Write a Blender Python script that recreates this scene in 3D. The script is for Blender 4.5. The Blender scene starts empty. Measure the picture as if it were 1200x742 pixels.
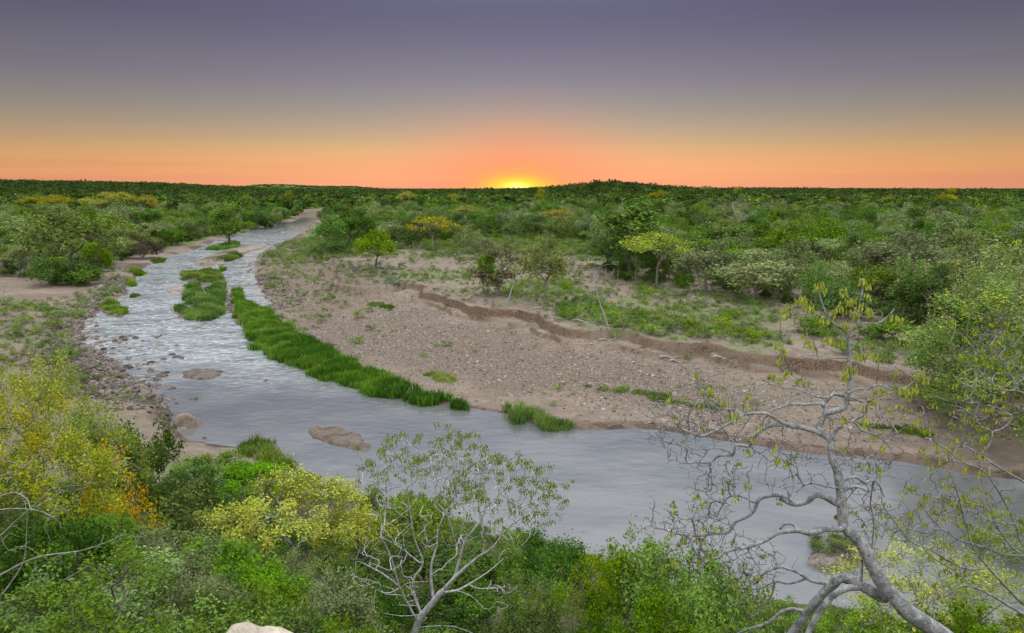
import bpy, math, random
import numpy as np
from mathutils import Vector

C = bpy.context.scene
COL = C.collection
RNG = np.random.default_rng(7)
random.seed(7)

# ------------------------------------------------------------------ camera
F_PX, W_PX, H_PX = 867.0, 1200.0, 742.0
CAM_H = 18.0
HORIZ = 221.0
PITCH = math.atan((H_PX / 2 - HORIZ) / F_PX)
cam_d = bpy.data.cameras.new('camera')
cam_d.sensor_width = 36.0
cam_d.lens = 36.0 * F_PX / W_PX
cam_d.clip_start = 0.1
cam_d.clip_end = 60000.0
cam = bpy.data.objects.new('camera', cam_d)
COL.objects.link(cam)
cam.location = (0, 0, CAM_H)
cam.rotation_euler = (math.pi / 2 - PITCH, 0, 0)
C.camera = cam


def ray(px, py):
    a = np.asarray(px, float); b = np.asarray(py, float)
    u = (a - W_PX / 2) / F_PX
    v = (H_PX / 2 - b) / F_PX
    cp, sp = math.cos(PITCH), math.sin(PITCH)
    return np.stack([u, cp + v * sp, -sp + v * cp], -1)


def up(px, py, z=0.0):
    r = ray(px, py)
    t = (CAM_H - z) / (-r[..., 2])
    return r * t[..., None] + np.array([0, 0, CAM_H])


def at_dist(px, py, d):
    """point on the pixel's ray at forward distance d"""
    r = ray(px, py)
    return r / r[..., 1:2] * np.asarray(d)[..., None] + np.array([0, 0, CAM_H])


def up_poly(pts, z=0.0):
    a = np.array(pts, float)
    return up(a[:, 0], a[:, 1], z)[:, :2]


# ------------------------------------------------------------------ sky
SUN_AZ = math.atan((606 - 600) / F_PX)           # just right of the view axis
SUN_EL = math.radians(0.25)
world = bpy.data.worlds.new('World')
C.world = world
world.use_nodes = True
nt = world.node_tree
nt.nodes.clear()
N = nt.nodes.new
L = nt.links.new
out = N('ShaderNodeOutputWorld'); bg = N('ShaderNodeBackground')
L(bg.outputs[0], out.inputs[0])
tc = N('ShaderNodeTexCoord')
nrm = N('ShaderNodeVectorMath'); nrm.operation = 'NORMALIZE'
L(tc.outputs['Generated'], nrm.inputs[0])
sep = N('ShaderNodeSeparateXYZ'); L(nrm.outputs[0], sep.inputs[0])


def wmath(op, a, b=None, c=None, clamp=False):
    n = N('ShaderNodeMath'); n.operation = op; n.use_clamp = clamp
    for i, x in enumerate((a, b, c)):
        if x is None: continue
        if isinstance(x, (int, float)): n.inputs[i].default_value = x
        else: L(x, n.inputs[i])
    return n.outputs[0]


def s2l(c):
    return tuple(((x / 255) / 12.92 if x <= 10 else ((x / 255 + .055) / 1.055) ** 2.4) for x in c)


elev = wmath('MULTIPLY', wmath('ARCSINE', sep.outputs['Z']), 180 / math.pi)     # degrees
ramp = N('ShaderNodeValToRGB')
stops = [(0.0, (214, 142, 108)), (1.2, (219, 151, 104)), (2.3, (208, 157, 106)), (3.3, (182, 151, 114)),
         (4.7, (153, 139, 121)), (6.2, (132, 126, 124)), (7.9, (116, 112, 122)), (10.5, (98, 95, 113)),
         (13.4, (81, 78, 102)), (20, (104, 108, 140))]
MAXE = 24.0
cr = ramp.color_ramp
cr.interpolation = 'B_SPLINE'
while len(cr.elements) < len(stops) + 1: cr.elements.new(0.5)
for i, (e, c) in enumerate(stops):
    cr.elements[i].position = e / MAXE
    cr.elements[i].color = (*s2l(c), 1)
cr.elements[len(stops)].position = 1.0
cr.elements[len(stops)].color = (.24, .27, .40, 1)
L(wmath('DIVIDE', elev, MAXE, clamp=True), ramp.inputs[0])
# thin dusty streaks low over the horizon
mp = N('ShaderNodeMapping'); mp.inputs['Scale'].default_value = (1.2, 1.2, 60)
L(nrm.outputs[0], mp.inputs[0])
nz = N('ShaderNodeTexNoise'); nz.inputs['Scale'].default_value = 2.0; nz.inputs['Detail'].default_value = 4
L(mp.outputs[0], nz.inputs[0])
streak_m = wmath('MULTIPLY', wmath('SUBTRACT', 1.0, wmath('DIVIDE', elev, 4.5, clamp=True)), 1.0)
streak = wmath('MULTIPLY', wmath('MULTIPLY', wmath('SUBTRACT', nz.outputs[0], .5), .45), streak_m)
smix = N('ShaderNodeMix'); smix.data_type = 'RGBA'; smix.blend_type = 'MULTIPLY'
smix.inputs[0].default_value = 1
L(ramp.outputs[0], smix.inputs[6])
scol = N('ShaderNodeCombineColor')
one_s = wmath('ADD', 1.0, streak)
L(wmath('ADD', 1.0, wmath('MULTIPLY', streak, .5)), scol.inputs[0]); L(one_s, scol.inputs[1]); L(wmath('SUBTRACT', 1.0, wmath('MULTIPLY', streak, .5)), scol.inputs[2])
L(scol.outputs[0], smix.inputs[7])
# azimuth from the sun, in degrees
az = wmath('MULTIPLY', wmath('ARCTAN2', sep.outputs['X'], sep.outputs['Y']), 180 / math.pi)
daz = wmath('SUBTRACT', az, math.degrees(SUN_AZ))
dez = wmath('SUBTRACT', elev, 0.1)


def glow(sa, se, pw=1.0):
    q = wmath('ADD', wmath('POWER', wmath('ABSOLUTE', wmath('DIVIDE', daz, sa)), 2.0), wmath('POWER', wmath('ABSOLUTE', wmath('DIVIDE', dez, se)), 2.0))
    return wmath('POWER', 2.718, wmath('MULTIPLY', wmath('POWER', q, pw), -1.0))


def add_col(base, fac, col):
    m = N('ShaderNodeMix'); m.data_type = 'RGBA'; m.blend_type = 'ADD'; m.clamp_result = False
    L(fac, m.inputs[0]); L(base, m.inputs[6]); m.inputs[7].default_value = (*col, 1)
    return m.outputs[2]


def mix_col(base, fac, col):
    m = N('ShaderNodeMix'); m.data_type = 'RGBA'
    L(fac, m.inputs[0])
    L(base, m.inputs[6])
    if isinstance(col, tuple): m.inputs[7].default_value = (*col, 1)
    else: L(col, m.inputs[7])
    return m.outputs[2]


sidem = wmath('ADD', 1.0, wmath('MULTIPLY', wmath('POWER', 2.718, wmath('MULTIPLY', wmath('POWER', wmath('ABSOLUTE', wmath('DIVIDE', daz, 26.0)), 2.0), -1.0)), .52))
smx = N('ShaderNodeVectorMath'); smx.operation = 'SCALE'
L(smix.outputs[2], smx.inputs[0]); L(sidem, smx.inputs['Scale'])
c_ = smx.outputs[0]
c_ = mix_col(c_, wmath('MULTIPLY', glow(7.0, 4.0), .85), s2l((255, 148, 120)))
c_ = mix_col(c_, wmath('MULTIPLY', glow(3.6, 1.5), .85), s2l((255, 190, 70)))
c_ = mix_col(c_, glow(2.1, .72, 1.3), (1.25, .86, .055))
c_ = mix_col(c_, glow(.75, .3), (1.9, 1.5, .35))
# unseen dome above the frame: brightness added overhead and behind the viewer for fill
hi = N('ShaderNodeMapRange'); hi.interpolation_type = 'SMOOTHSTEP'
L(elev, hi.inputs[0]); hi.inputs[1].default_value = 12.5; hi.inputs[2].default_value = 34
back = N('ShaderNodeMapRange'); back.interpolation_type = 'SMOOTHSTEP'
L(sep.outputs['Y'], back.inputs[0]); back.inputs[1].default_value = .35; back.inputs[2].default_value = -.6
c_ = mix_col(c_, hi.outputs[0], (1.58, 1.66, 1.84))
top = N('ShaderNodeMapRange'); top.interpolation_type = 'SMOOTHSTEP'
L(elev, top.inputs[0]); top.inputs[1].default_value = 42; top.inputs[2].default_value = 75
c_ = mix_col(c_, top.outputs[0], (4.9, 4.8, 4.8))
backf = wmath('MULTIPLY', back.outputs[0], wmath('MULTIPLY', wmath('ADD', elev, 2.0), .09, clamp=True))
c_ = mix_col(c_, backf, (1.75, 1.72, 1.66))
L(c_, bg.inputs[0])
bg.inputs[1].default_value = 1.0

sun_d = bpy.data.lights.new('sun', 'SUN')
sun_d.energy = 0.35
sun_d.angle = math.radians(2.0)
sun_d.color = (1.0, .62, .30)
sun = bpy.data.objects.new('sun', sun_d)
COL.objects.link(sun)
el = math.radians(1.6)
dsun = Vector((math.sin(SUN_AZ) * math.cos(el), math.cos(SUN_AZ) * math.cos(el), math.sin(el)))
sun.rotation_euler = dsun.to_track_quat('Z', 'Y').to_euler()

C.view_settings.view_transform = 'Standard'
C.view_settings.look = 'None'
C.view_settings.exposure = 0.0
C.view_settings.gamma = 1.0
C.render.engine = 'CYCLES'
C.cycles.max_bounces = 5
C.cycles.diffuse_bounces = 1
C.cycles.glossy_bounces = 2
C.cycles.transmission_bounces = 3
C.cycles.transparent_max_bounces = 4
C.cycles.use_denoising = True
C.cycles.caustics_reflective = False
C.cycles.caustics_refractive = False


# ------------------------------------------------------------------ numpy helpers
def _h(ix, iy, seed):
    n = (ix.astype(np.int64) * 374761393 + iy.astype(np.int64) * 668265263 + seed * 1442695041) & 0x7fffffff
    n = ((n ^ (n >> 13)) * 1274126177) & 0x7fffffff
    return ((n ^ (n >> 16)) & 0xffff) / 65535.0


def vnoise(x, y, s, seed=0):
    x = x / s; y = y / s
    ix = np.floor(x); iy = np.floor(y)
    fx = x - ix; fy = y - iy
    fx = fx * fx * (3 - 2 * fx); fy = fy * fy * (3 - 2 * fy)
    a = _h(ix, iy, seed); b = _h(ix + 1, iy, seed); c = _h(ix, iy + 1, seed); d = _h(ix + 1, iy + 1, seed)
    return (a + (b - a) * fx) * (1 - fy) + (c + (d - c) * fx) * fy - .5


def fbm(x, y, s, o=4, seed=0):
    r = 0; a = 1
    for i in range(o):
        r = r + a * vnoise(x, y, s, seed + i * 17); s /= 2.1; a *= .5
    return r


def sdf(x, y, poly):
    """signed distance, negative inside"""
    x = np.asarray(x, float); y = np.asarray(y, float)
    if 0 < x.size <= 400:
        A = np.asarray(poly, float); B = np.roll(A, -1, 0); E = B - A
        X = x.ravel()[:, None]; Y = y.ravel()[:, None]
        wx, wy = X - A[:, 0], Y - A[:, 1]
        t = np.clip((wx * E[:, 0] + wy * E[:, 1]) / ((E ** 2).sum(1) + 1e-12), 0, 1)
        dd = np.sqrt(((wx - E[:, 0] * t) ** 2 + (wy - E[:, 1] * t) ** 2).min(1))
        c = (A[:, 1] > Y) != (B[:, 1] > Y)
        ey = np.where(E[:, 1] == 0, 1e-12, E[:, 1])
        ins = ((c & (X < E[:, 0] * wy / ey + A[:, 0])).sum(1) % 2) == 1
        return np.where(ins, -dd, dd).reshape(x.shape)
    d = np.full(x.shape, 1e18); ins = np.zeros(x.shape, bool)
    n = len(poly)
    for i in range(n):
        ax, ay = poly[i]; bx, by = poly[(i + 1) % n]
        ex, ey = bx - ax, by - ay
        wx, wy = x - ax, y - ay
        t = np.clip((wx * ex + wy * ey) / (ex * ex + ey * ey + 1e-12), 0, 1)
        d = np.minimum(d, (wx - ex * t) ** 2 + (wy - ey * t) ** 2)
        c = (ay > y) != (by > y)
        with np.errstate(divide='ignore', invalid='ignore'):
            xi = ex * (y - ay) / (ey if ey != 0 else 1e-12) + ax
        ins ^= c & (x < xi)
    d = np.sqrt(d)
    return np.where(ins, -d, d)


def ss(a, b, x):
    t = np.clip((x - a) / (b - a), 0, 1)
    return t * t * (3 - 2 * t)


# ------------------------------------------------------------------ plan of the place (world x, y)
WATER = up_poly([(1400, 800), (1200, 748), (1050, 726), (900, 706), (760, 684), (690, 655), (600, 628), (500, 612), (430, 592), (360, 558),
                 (325, 536), (290, 527), (262, 525), (232, 516), (214, 508), (203, 494), (196, 480), (190, 466), (178, 452),
                 (160, 444), (140, 428), (118, 417), (100, 402), (97, 388), (108, 372), (128, 354), (148, 345), (150, 332), (164, 323), (172, 311),
                 (196, 301), (226, 293), (250, 284), (264, 277), (292, 270), (320, 265), (342, 260), (354, 255), (372, 255), (367, 264), (352, 274), (337, 282),
                 (318, 291), (303, 300), (297, 310), (298, 323), (306, 338), (318, 350), (320, 358), (310, 362), (298, 361), (286, 352), (281, 337), (272, 337),
                 (268, 350), (269, 366), (280, 380), (290, 396), (330, 419), (365, 433), (400, 446), (440, 458), (480, 467), (520, 475), (560, 479),
                 (600, 488), (640, 497), (675, 502), (740, 504), (800, 511), (860, 519), (930, 527), (1000, 537), (1080, 547), (1200, 561), (1400, 588)])


def z3(pts): return [(180 + a / 5.4545, 280 + b / 5.4545) for a, b in pts]
def z2(pts): return [(60 + a / 4.945, 250 + b / 4.945) for a, b in pts]


ISL_A = up_poly(z3([(140, 450), (180, 490), (230, 512), (330, 522), (400, 512), (440, 460), (452, 410), (462, 370), (455, 345), (440, 335), (462, 290), (438, 272),
                    (400, 296), (350, 330), (325, 376), (300, 366), (312, 330), (290, 300), (240, 288), (200, 300), (210, 330), (195, 370), (200, 412), (255, 432),
                    (275, 450), (230, 458), (170, 440)]), .1)
ISL_B = up_poly(z3([(168, 222), (180, 262), (215, 268), (290, 292), (400, 292), (440, 272), (470, 252), (440, 230), (400, 205), (330, 200), (290, 220), (220, 214)]), .1)
ISL_C = up_poly(z3([(238, 166), (310, 177), (370, 172), (440, 142), (530, 128), (578, 98), (640, 72), (720, 50), (690, 38), (560, 50), (430, 80), (330, 120)]), .1)
ISL_D = up_poly(z2([(265, 548), (300, 530), (330, 508), (370, 508), (400, 550), (436, 580), (400, 599), (340, 584)]), .1)
ISLANDS = [ISL_A, ISL_B, ISL_C, ISL_D]
LEDGE = [(400, 330), (435, 334), (465, 330), (482, 335), (509, 346), (536, 355), (560, 362), (600, 368), (623, 374), (667, 385), (704, 391), (742, 394), (772, 401),
         (808, 403), (838, 407), (880, 412), (940, 421), (1000, 430), (1060, 438), (1120, 450), (1200, 462), (1400, 492)]
_lw = up_poly(LEDGE, 2.2)
_back = up_poly([(396, 250), (384, 262), (376, 275), (374, 288), (382, 300), (398, 315)], 1.5)
PLATEAU = np.vstack([_lw, [[400, 50], [9000, 2000], [9000, 9000], [-100, 9000]], _back])
GRAVEL = [up_poly([(305, 318), (322, 296), (350, 285), (380, 300), (430, 318), (452, 340), (405, 372), (345, 378), (312, 350)], .6),
          up_poly([(352, 392), (400, 372), (450, 350), (500, 372), (560, 388), (640, 412), (760, 430), (860, 444), (930, 462), (900, 478), (760, 466), (650, 452), (600, 452), (540, 445), (470, 438), (420, 415)], .8)]
ROCKZONE = up_poly([(60, 415), (95, 395), (112, 408), (140, 424), (165, 440), (196, 462), (196, 488), (150, 478), (110, 470), (80, 455)], .5)
SHORE = WATER[:14]
BED = up_poly([(352, 258), (360, 251.5), (366, 248.5), (379, 247.8), (377, 252), (373, 256)], 1.0)
SCRUB = [up_poly(p, 2.3) for p in ([(-60, 338), (70, 342), (120, 352), (104, 384), (80, 415), (-40, 430)], [(108, 352), (150, 338), (158, 320), (130, 318), (100, 335)],
                                   [(650, 378), (700, 352), (760, 372), (830, 378), (900, 392), (930, 400), (900, 408), (840, 404), (770, 398), (700, 388)],
                                   [(560, 335), (620, 330), (680, 340), (730, 345), (690, 372), (640, 364), (590, 352)],
                                   [(400, 308), (450, 318), (520, 320), (600, 320), (560, 330), (470, 332), (410, 322)],
                                   [(745, 350), (880, 368), (930, 382), (880, 384), (780, 374), (740, 362)])]


def hill(x, y, px, dist, sx, sy, h):
    cx = (px - 600) / F_PX * dist
    return h * np.exp(-((x - cx) / sx) ** 2 - ((y - dist) / sy) ** 2)


def sd_water(x, y):
    s = sdf(x, y, WATER)
    for isl in ISLANDS: s = np.maximum(s, -sdf(x, y, isl))
    return s


NG = np.array([[0, .05], [2, .5], [6, 1.2], [12, 2.7], [18, 5.3], [23, 8.6], [27, 12.0], [30, 15.6], [32.5, 16.5], [60, 18.5]])
PLANE_CACHE = {}


def dist_line(x, y, line):
    d = np.full(x.shape, 1e18)
    if 0 < x.size <= 400:
        E = line[1:] - line[:-1]; X = x.ravel()[:, None] - line[:-1, 0]; Y = y.ravel()[:, None] - line[:-1, 1]
        t = np.clip((X * E[:, 0] + Y * E[:, 1]) / (E ** 2).sum(1), 0, 1)
        return np.hypot(X - E[:, 0] * t, Y - E[:, 1] * t).min(1).reshape(x.shape)
    for i in range(len(line) - 1):
        ax, ay = line[i]; ex, ey = line[i + 1] - line[i]
        t = np.clip(((x - ax) * ex + (y - ay) * ey) / (ex * ex + ey * ey), 0, 1)
        d = np.minimum(d, np.hypot(x - ax - ex * t, y - ay - ey * t))
    return d


def terrain(x, y, full=False):
    x = np.asarray(x, float); y = np.asarray(y, float)
    near = sdf(x, y, WATER)
    wx = x + fbm(x, y, 5, 3, 3) * np.clip(.15 + near * 0.02, .9, 2.2)
    wy = y + fbm(x, y, 5, 3, 9) * 1.2
    s = sd_water(wx, wy)
    land = .32 * (1 - np.exp(-np.maximum(s, 0) / 1.0)) + .9 * ss(2, 40, s)
    bed = -.55 * (1 - np.exp(np.minimum(s, 0) / 1.8))
    z = np.where(s > 0, land, bed)
    lumps = fbm(x, y, 3.0, 4, 21) * .22 + fbm(x, y, 14, 2, 31) * .35
    z = z + lumps * ss(0, 3, s)
    # cut bank of the plateau on the far side
    px_ = x + fbm(x, y, 7, 4, 41) * 2.6 + fbm(x, y, 1.6, 3, 43) * .6; py_ = y + fbm(x, y, 6, 4, 51) * 3.0 + fbm(x, y, 1.4, 3, 53) * .6
    p = -sdf(px_, py_, PLATEAU)
    front = (y < 175)
    rim = fbm(x, y, 9, 3, 57)
    edge = np.where(front, (.72 + .15 * rim) * ss(-.35, .2, p) + (.28 - .15 * rim) * ss(-1.6 - 1.5 * rim, -1.1 - 1.5 * rim, p), ss(-6, 8, p)) * ss(0, 3, s)
    foot = ss(-3.5, 0, p) * .35
    z = z + np.where(s > 0, edge * 1.25 * np.where(x < -18, .6, 1) + foot * ss(.5, 4, s), 0)
    # left bank rises softly
    left = ss(-10, -60, x) * ss(5, 60, s) * (y > 60)
    z = z + left * 1.2
    # near slope under the viewpoint
    r = np.hypot(x, y)
    # distance to the near shore only
    ds = dist_line(x, y, SHORE)
    dfar = dist_line(x, y, WATER[47:])
    g = np.interp(ds, NG[:, 0], NG[:, 1]) + fbm(x, y, 5, 3, 61) * .5 * ss(2, 8, ds)
    side = 1 - ss(48, 72, y + .12 * np.abs(x))
    w = side * (s > 0) * ss(0, 2, s) * (ds < dfar)
    z = z * (1 - w) + g * w
    # the bushveld beyond: swells, two hills and a blue ridge far out
    far = ss(350, 2500, r)
    z = z + far * (0.5 + fbm(x, y, 900, 4, 71) * 6)
    z = z + hill(x, y, 175, 2300, 330, 500, 25) + hill(x, y, -40, 2000, 210, 420, 23)
    z = z + hill(x, y, 715, 1500, 95, 260, 11) + hill(x, y, 710, 1700, 190, 420, 10) + hill(x, y, 850, 2000, 420, 400, 4)
    z = z + hill(x, y, 340, 9500, 500, 500, 52) + hill(x, y, 410, 9500, 350, 500, 34) + hill(x, y, 300, 9300, 300, 500, 25) + hill(x, y, 900, 9000, 1300, 500, 18)
    if full: return z, s, p, ds, w
    return z


def tz(x, y):
    return float(terrain(np.array([x]), np.array([y]))[0])


def ground_at(px, py):
    z = 2.0
    for _ in range(6):
        q = up(px, py, z); z = .5 * z + .5 * tz(q[0], q[1])
    q = up(px, py, z)
    return float(q[0]), float(q[1]), tz(q[0], q[1])


# ------------------------------------------------------------------ mesh + object helpers
def mesh_np(name, verts, faces, attrs=None, smooth=True):
    me = bpy.data.meshes.new(name)
    verts = np.ascontiguousarray(verts, np.float32); faces = np.ascontiguousarray(faces, np.int32)
    k = faces.shape[1]
    me.vertices.add(len(verts)); me.vertices.foreach_set('co', verts.ravel())
    me.loops.add(faces.size); me.loops.foreach_set('vertex_index', faces.ravel())
    me.polygons.add(len(faces))
    me.polygons.foreach_set('loop_start', np.arange(0, faces.size, k, dtype=np.int32))
    me.polygons.foreach_set('loop_total', np.full(len(faces), k, np.int32))
    me.polygons.foreach_set('use_smooth', np.full(len(faces), smooth, bool))
    me.update(calc_edges=True)
    for nme, arr in (attrs or {}).items():
        if arr.ndim == 1:
            a = me.attributes.new(nme, 'FLOAT', 'POINT'); a.data.foreach_set('value', arr.astype(np.float32))
        else:
            a = me.attributes.new(nme, 'FLOAT_COLOR', 'POINT')
            c4 = np.ones((len(arr), 4), np.float32); c4[:, :arr.shape[1]] = arr
            a.data.foreach_set('color', c4.ravel())
    return me


def link(name, me, mat=None, parent=None, loc=(0, 0, 0)):
    o = bpy.data.objects.new(name, me)
    COL.objects.link(o)
    o.location = loc
    if mat is not None and me is not None:
        if not me.materials: me.materials.append(mat)
        elif me.materials[0] != mat:
            o.material_slots[0].link = 'OBJECT'; o.material_slots[0].material = mat
    if parent: o.parent = parent
    return o


def tag(o, label=None, cat=None, group=None, kind=None):
    if label: o['label'] = label
    if cat: o['category'] = cat
    if group: o['group'] = group
    if kind: o['kind'] = kind
    return o


# ------------------------------------------------------------------ materials
def new_mat(name):
    m = bpy.data.materials.new(name); m.use_nodes = True
    t = m.node_tree; t.nodes.clear()
    o = t.nodes.new('ShaderNodeOutputMaterial')
    return m, t, o


class G:
    """small node-building helper"""
    def __init__(s, t): s.t = t
    def n(s, typ, **kw):
        x = s.t.nodes.new(typ)
        for k, v in kw.items(): setattr(x, k, v)
        return x
    def l(s, a, b): s.t.links.new(a, b)
    def set(s, inp, v):
        if isinstance(v, (int, float)): inp.default_value = v
        elif isinstance(v, tuple): inp.default_value = (*v, 1) if len(v) == 3 and len(inp.default_value) == 4 else v
        else: s.l(v, inp)
    def m(s, op, a, b=0.0, clamp=False):
        x = s.n('ShaderNodeMath', operation=op); x.use_clamp = clamp
        s.set(x.inputs[0], a); s.set(x.inputs[1], b)
        return x.outputs[0]
    def mix(s, f, a, b, bt='MIX'):
        x = s.n('ShaderNodeMix', data_type='RGBA', blend_type=bt)
        s.set(x.inputs[0], f); s.set(x.inputs[6], a); s.set(x.inputs[7], b)
        return x.outputs[2]
    def noise(s, vec, scale, detail=4, rough=.55, out=0):
        x = s.n('ShaderNodeTexNoise'); x.inputs['Scale'].default_value = scale; x.inputs['Detail'].default_value = detail; x.inputs['Roughness'].default_value = rough
        if vec is not None: s.l(vec, x.inputs['Vector'])
        return x.outputs[out]
    def vor(s, vec, scale, feature='F1', out='Distance', rnd=1.0):
        x = s.n('ShaderNodeTexVoronoi', feature=feature); x.inputs['Scale'].default_value = scale; x.inputs['Randomness'].default_value = rnd
        s.l(vec, x.inputs['Vector'])
        return x.outputs[out]
    def ramp(s, f, a, b):
        x = s.n('ShaderNodeMapRange', interpolation_type='SMOOTHSTEP'); s.set(x.inputs[0], f); x.inputs[1].default_value = a; x.inputs[2].default_value = b
        return x.outputs[0]
    def bump(s, h, strength, dist, nrm=None):
        x = s.n('ShaderNodeBump'); x.inputs['Strength'].default_value = strength; x.inputs['Distance'].default_value = dist
        s.l(h, x.inputs['Height'])
        if nrm is not None: s.l(nrm, x.inputs['Normal'])
        return x.outputs[0]
    def bsdf(s, col, rough=.9, nrm=None, spec=.2):
        x = s.n('ShaderNodeBsdfPrincipled'); s.set(x.inputs['Base Color'], col); s.set(x.inputs['Roughness'], rough); x.inputs['Specular IOR Level'].default_value = spec
        if nrm is not None: s.l(nrm, x.inputs['Normal'])
        return x.outputs[0]


def foliage_mat(name, a, b, c=None, cf=.12, trans=.22, var=.55):
    """leaves: a..b by leaf, c on a share of the leaves; every plant shifts a little"""
    m, t, o = new_mat(name); g = G(t)
    at = g.n('ShaderNodeAttribute', attribute_name='lv').outputs['Fac']
    oi = g.n('ShaderNodeObjectInfo').outputs['Random']
    col = g.mix(g.m('POWER', at, 1.25), tuple(q * .8 for q in a), tuple(q * 1.08 for q in b))
    if c: col = g.mix(g.ramp(at, 1 - cf - .02, 1 - cf + .02), col, c)
    hs = g.n('ShaderNodeHueSaturation')
    g.set(hs.inputs['Hue'], g.m('ADD', .482, g.m('MULTIPLY', oi, .036)))
    g.set(hs.inputs['Saturation'], g.m('ADD', .88, g.m('MULTIPLY', g.m('FRACT', g.m('MULTIPLY', oi, 7.3)), .24)))
    g.set(hs.inputs['Value'], g.m('ADD', 1 - var / 2, g.m('MULTIPLY', g.m('FRACT', g.m('MULTIPLY', oi, 13.7)), var)))
    g.l(col, hs.inputs['Color'])
    col = hs.outputs[0]
    p = g.bsdf(col, .7, None, .09)
    tr = g.n('ShaderNodeBsdfTranslucent'); g.l(col, tr.inputs[0])
    mx = g.n('ShaderNodeMixShader'); mx.inputs[0].default_value = trans
    g.l(p, mx.inputs[1]); g.l(tr.outputs[0], mx.inputs[2]); g.l(mx.outputs[0], o.inputs[0])
    return m


FM = dict(
    green=foliage_mat('leaf_green', (.065, .14, .012), (.18, .31, .03)),
    bright=foliage_mat('leaf_bright_green', (.10, .20, .016), (.25, .38, .035)),
    deep=foliage_mat('leaf_deep_green', (.04, .10, .014), (.11, .21, .027)),
    olive=foliage_mat('leaf_olive', (.085, .13, .032), (.19, .25, .06)),
    grey=foliage_mat('leaf_grey_green', (.13, .19, .06), (.28, .37, .14)),
    yellowgreen=foliage_mat('leaf_yellow_green', (.16, .25, .012), (.40, .44, .02), (.62, .34, .01), .06),
    yellow=foliage_mat('leaf_yellow', (.26, .30, .025), (.50, .48, .05), (.14, .24, .02), .22),
    gold=foliage_mat('leaf_gold', (.22, .24, .012), (.44, .40, .02), (.12, .18, .01), .22),
    orange=foliage_mat('leaf_orange', (.60, .34, .03), (.72, .30, .02), (.20, .30, .02), .35),
    paleolive=foliage_mat('leaf_pale_olive', (.14, .19, .05), (.28, .33, .11)),
    brown=foliage_mat('leaf_brown', (.075, .06, .035), (.14, .11, .06)),
    pod=foliage_mat('leaf_young_lime', (.34, .46, .03), (.54, .64, .07)),
    darkfar=foliage_mat('leaf_far_dimmed', (.024, .05, .008), (.065, .11, .016), var=.9),  # green leaves darkened to paint in the dim, shaded look of the far wood
    midfar=foliage_mat('leaf_mixed_darkened', (.045, .09, .012), (.11, .175, .024), var=.9),  # mixed leaves, darkened less for the same painted dimness
    blue=foliage_mat('leaf_blue_grey', (.08, .13, .11), (.19, .26, .22)),
    reed=foliage_mat('reed_green', (.045, .12, .012), (.20, .33, .035), (.36, .36, .09), .13),
)


def bark_mat(name, a, b, spots=None, scale=9):
    m, t, o = new_mat(name); g = G(t)
    v = g.n('ShaderNodeTexCoord').outputs['Object']
    n1 = g.noise(v, scale, 5, .65)
    col = g.mix(g.ramp(n1, .36, .66), a, b)
    if spots:
        n2 = g.noise(v, scale * 5, 3, .6)
        col = g.mix(g.ramp(n2, .56, .64), col, spots)
        n3 = g.noise(v, scale * 2.3, 4, .7)
        col = g.mix(g.m('MULTIPLY', g.ramp(n3, .60, .66), .8), col, (.48, .48, .45))
    nb = g.bump(g.noise(v, scale * 3, 5, .7), .6, .02)
    g.l(g.bsdf(col, .85, nb), o.inputs[0])
    return m


BM = dict(
    pale=bark_mat('pale_grey_bark', (.14, .15, .158), (.33, .345, .355), (.07, .065, .06)),
    dark=bark_mat('dark_bark', (.07, .055, .04), (.14, .115, .09)),
    mid=bark_mat('grey_brown_bark', (.14, .12, .10), (.26, .23, .19)),
    silver=bark_mat('silver_bark', (.32, .33, .34), (.58, .59, .60), (.12, .115, .11)),
    dead=bark_mat('weathered_dead_wood', (.20, .195, .185), (.40, .39, .37)),
    twig=bark_mat('twig_bark', (.09, .08, .07), (.20, .185, .165)),
)


def rock_mat(name, a, b, c, sc=1.5):
    m, t, o = new_mat(name); g = G(t)
    v = g.n('ShaderNodeTexCoord').outputs['Object']
    oi = g.n('ShaderNodeObjectInfo').outputs['Random']
    n1 = g.noise(v, sc, 6, .65)
    n2 = g.noise(v, sc * 7, 5, .7)
    col = g.mix(g.ramp(n1, .35, .62), a, b)
    col = g.mix(g.m('MULTIPLY', g.ramp(n2, .52, .64), .7), col, c)
    hs = g.n('ShaderNodeHueSaturation'); g.set(hs.inputs['Value'], g.m('ADD', .5, g.m('MULTIPLY', oi, 1.3))); g.l(col, hs.inputs['Color'])
    h = g.m('ADD', g.noise(v, sc * 2, 6, .7), g.m('MULTIPLY', n2, .35))
    g.l(g.bsdf(hs.outputs[0], .88, g.bump(h, .8, .12)), o.inputs[0])
    return m


RM = dict(
    brown=rock_mat('brown_river_rock', (.13, .095, .065), (.26, .20, .14), (.07, .055, .045)),
    slab=rock_mat('grey_slab_rock', (.20, .17, .14), (.33, .28, .23), (.11, .09, .075), .8),
    slab2=rock_mat('wet_slab_rock', (.12, .095, .075), (.23, .19, .155), (.08, .065, .05), .9),
    dark=rock_mat('dark_river_rock', (.06, .052, .048), (.15, .13, .115), (.24, .20, .17), 2.0),
    pale=rock_mat('pale_granite', (.22, .195, .155), (.34, .305, .25), (.20, .17, .14), 1.2),
    cobble2=rock_mat('dark_cobble', (.085, .08, .078), (.20, .19, .18), (.30, .28, .25), 2.5),
    cobble=rock_mat('grey_cobble', (.13, .12, .115), (.30, .28, .26), (.40, .36, .31), 2.5),
)


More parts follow.
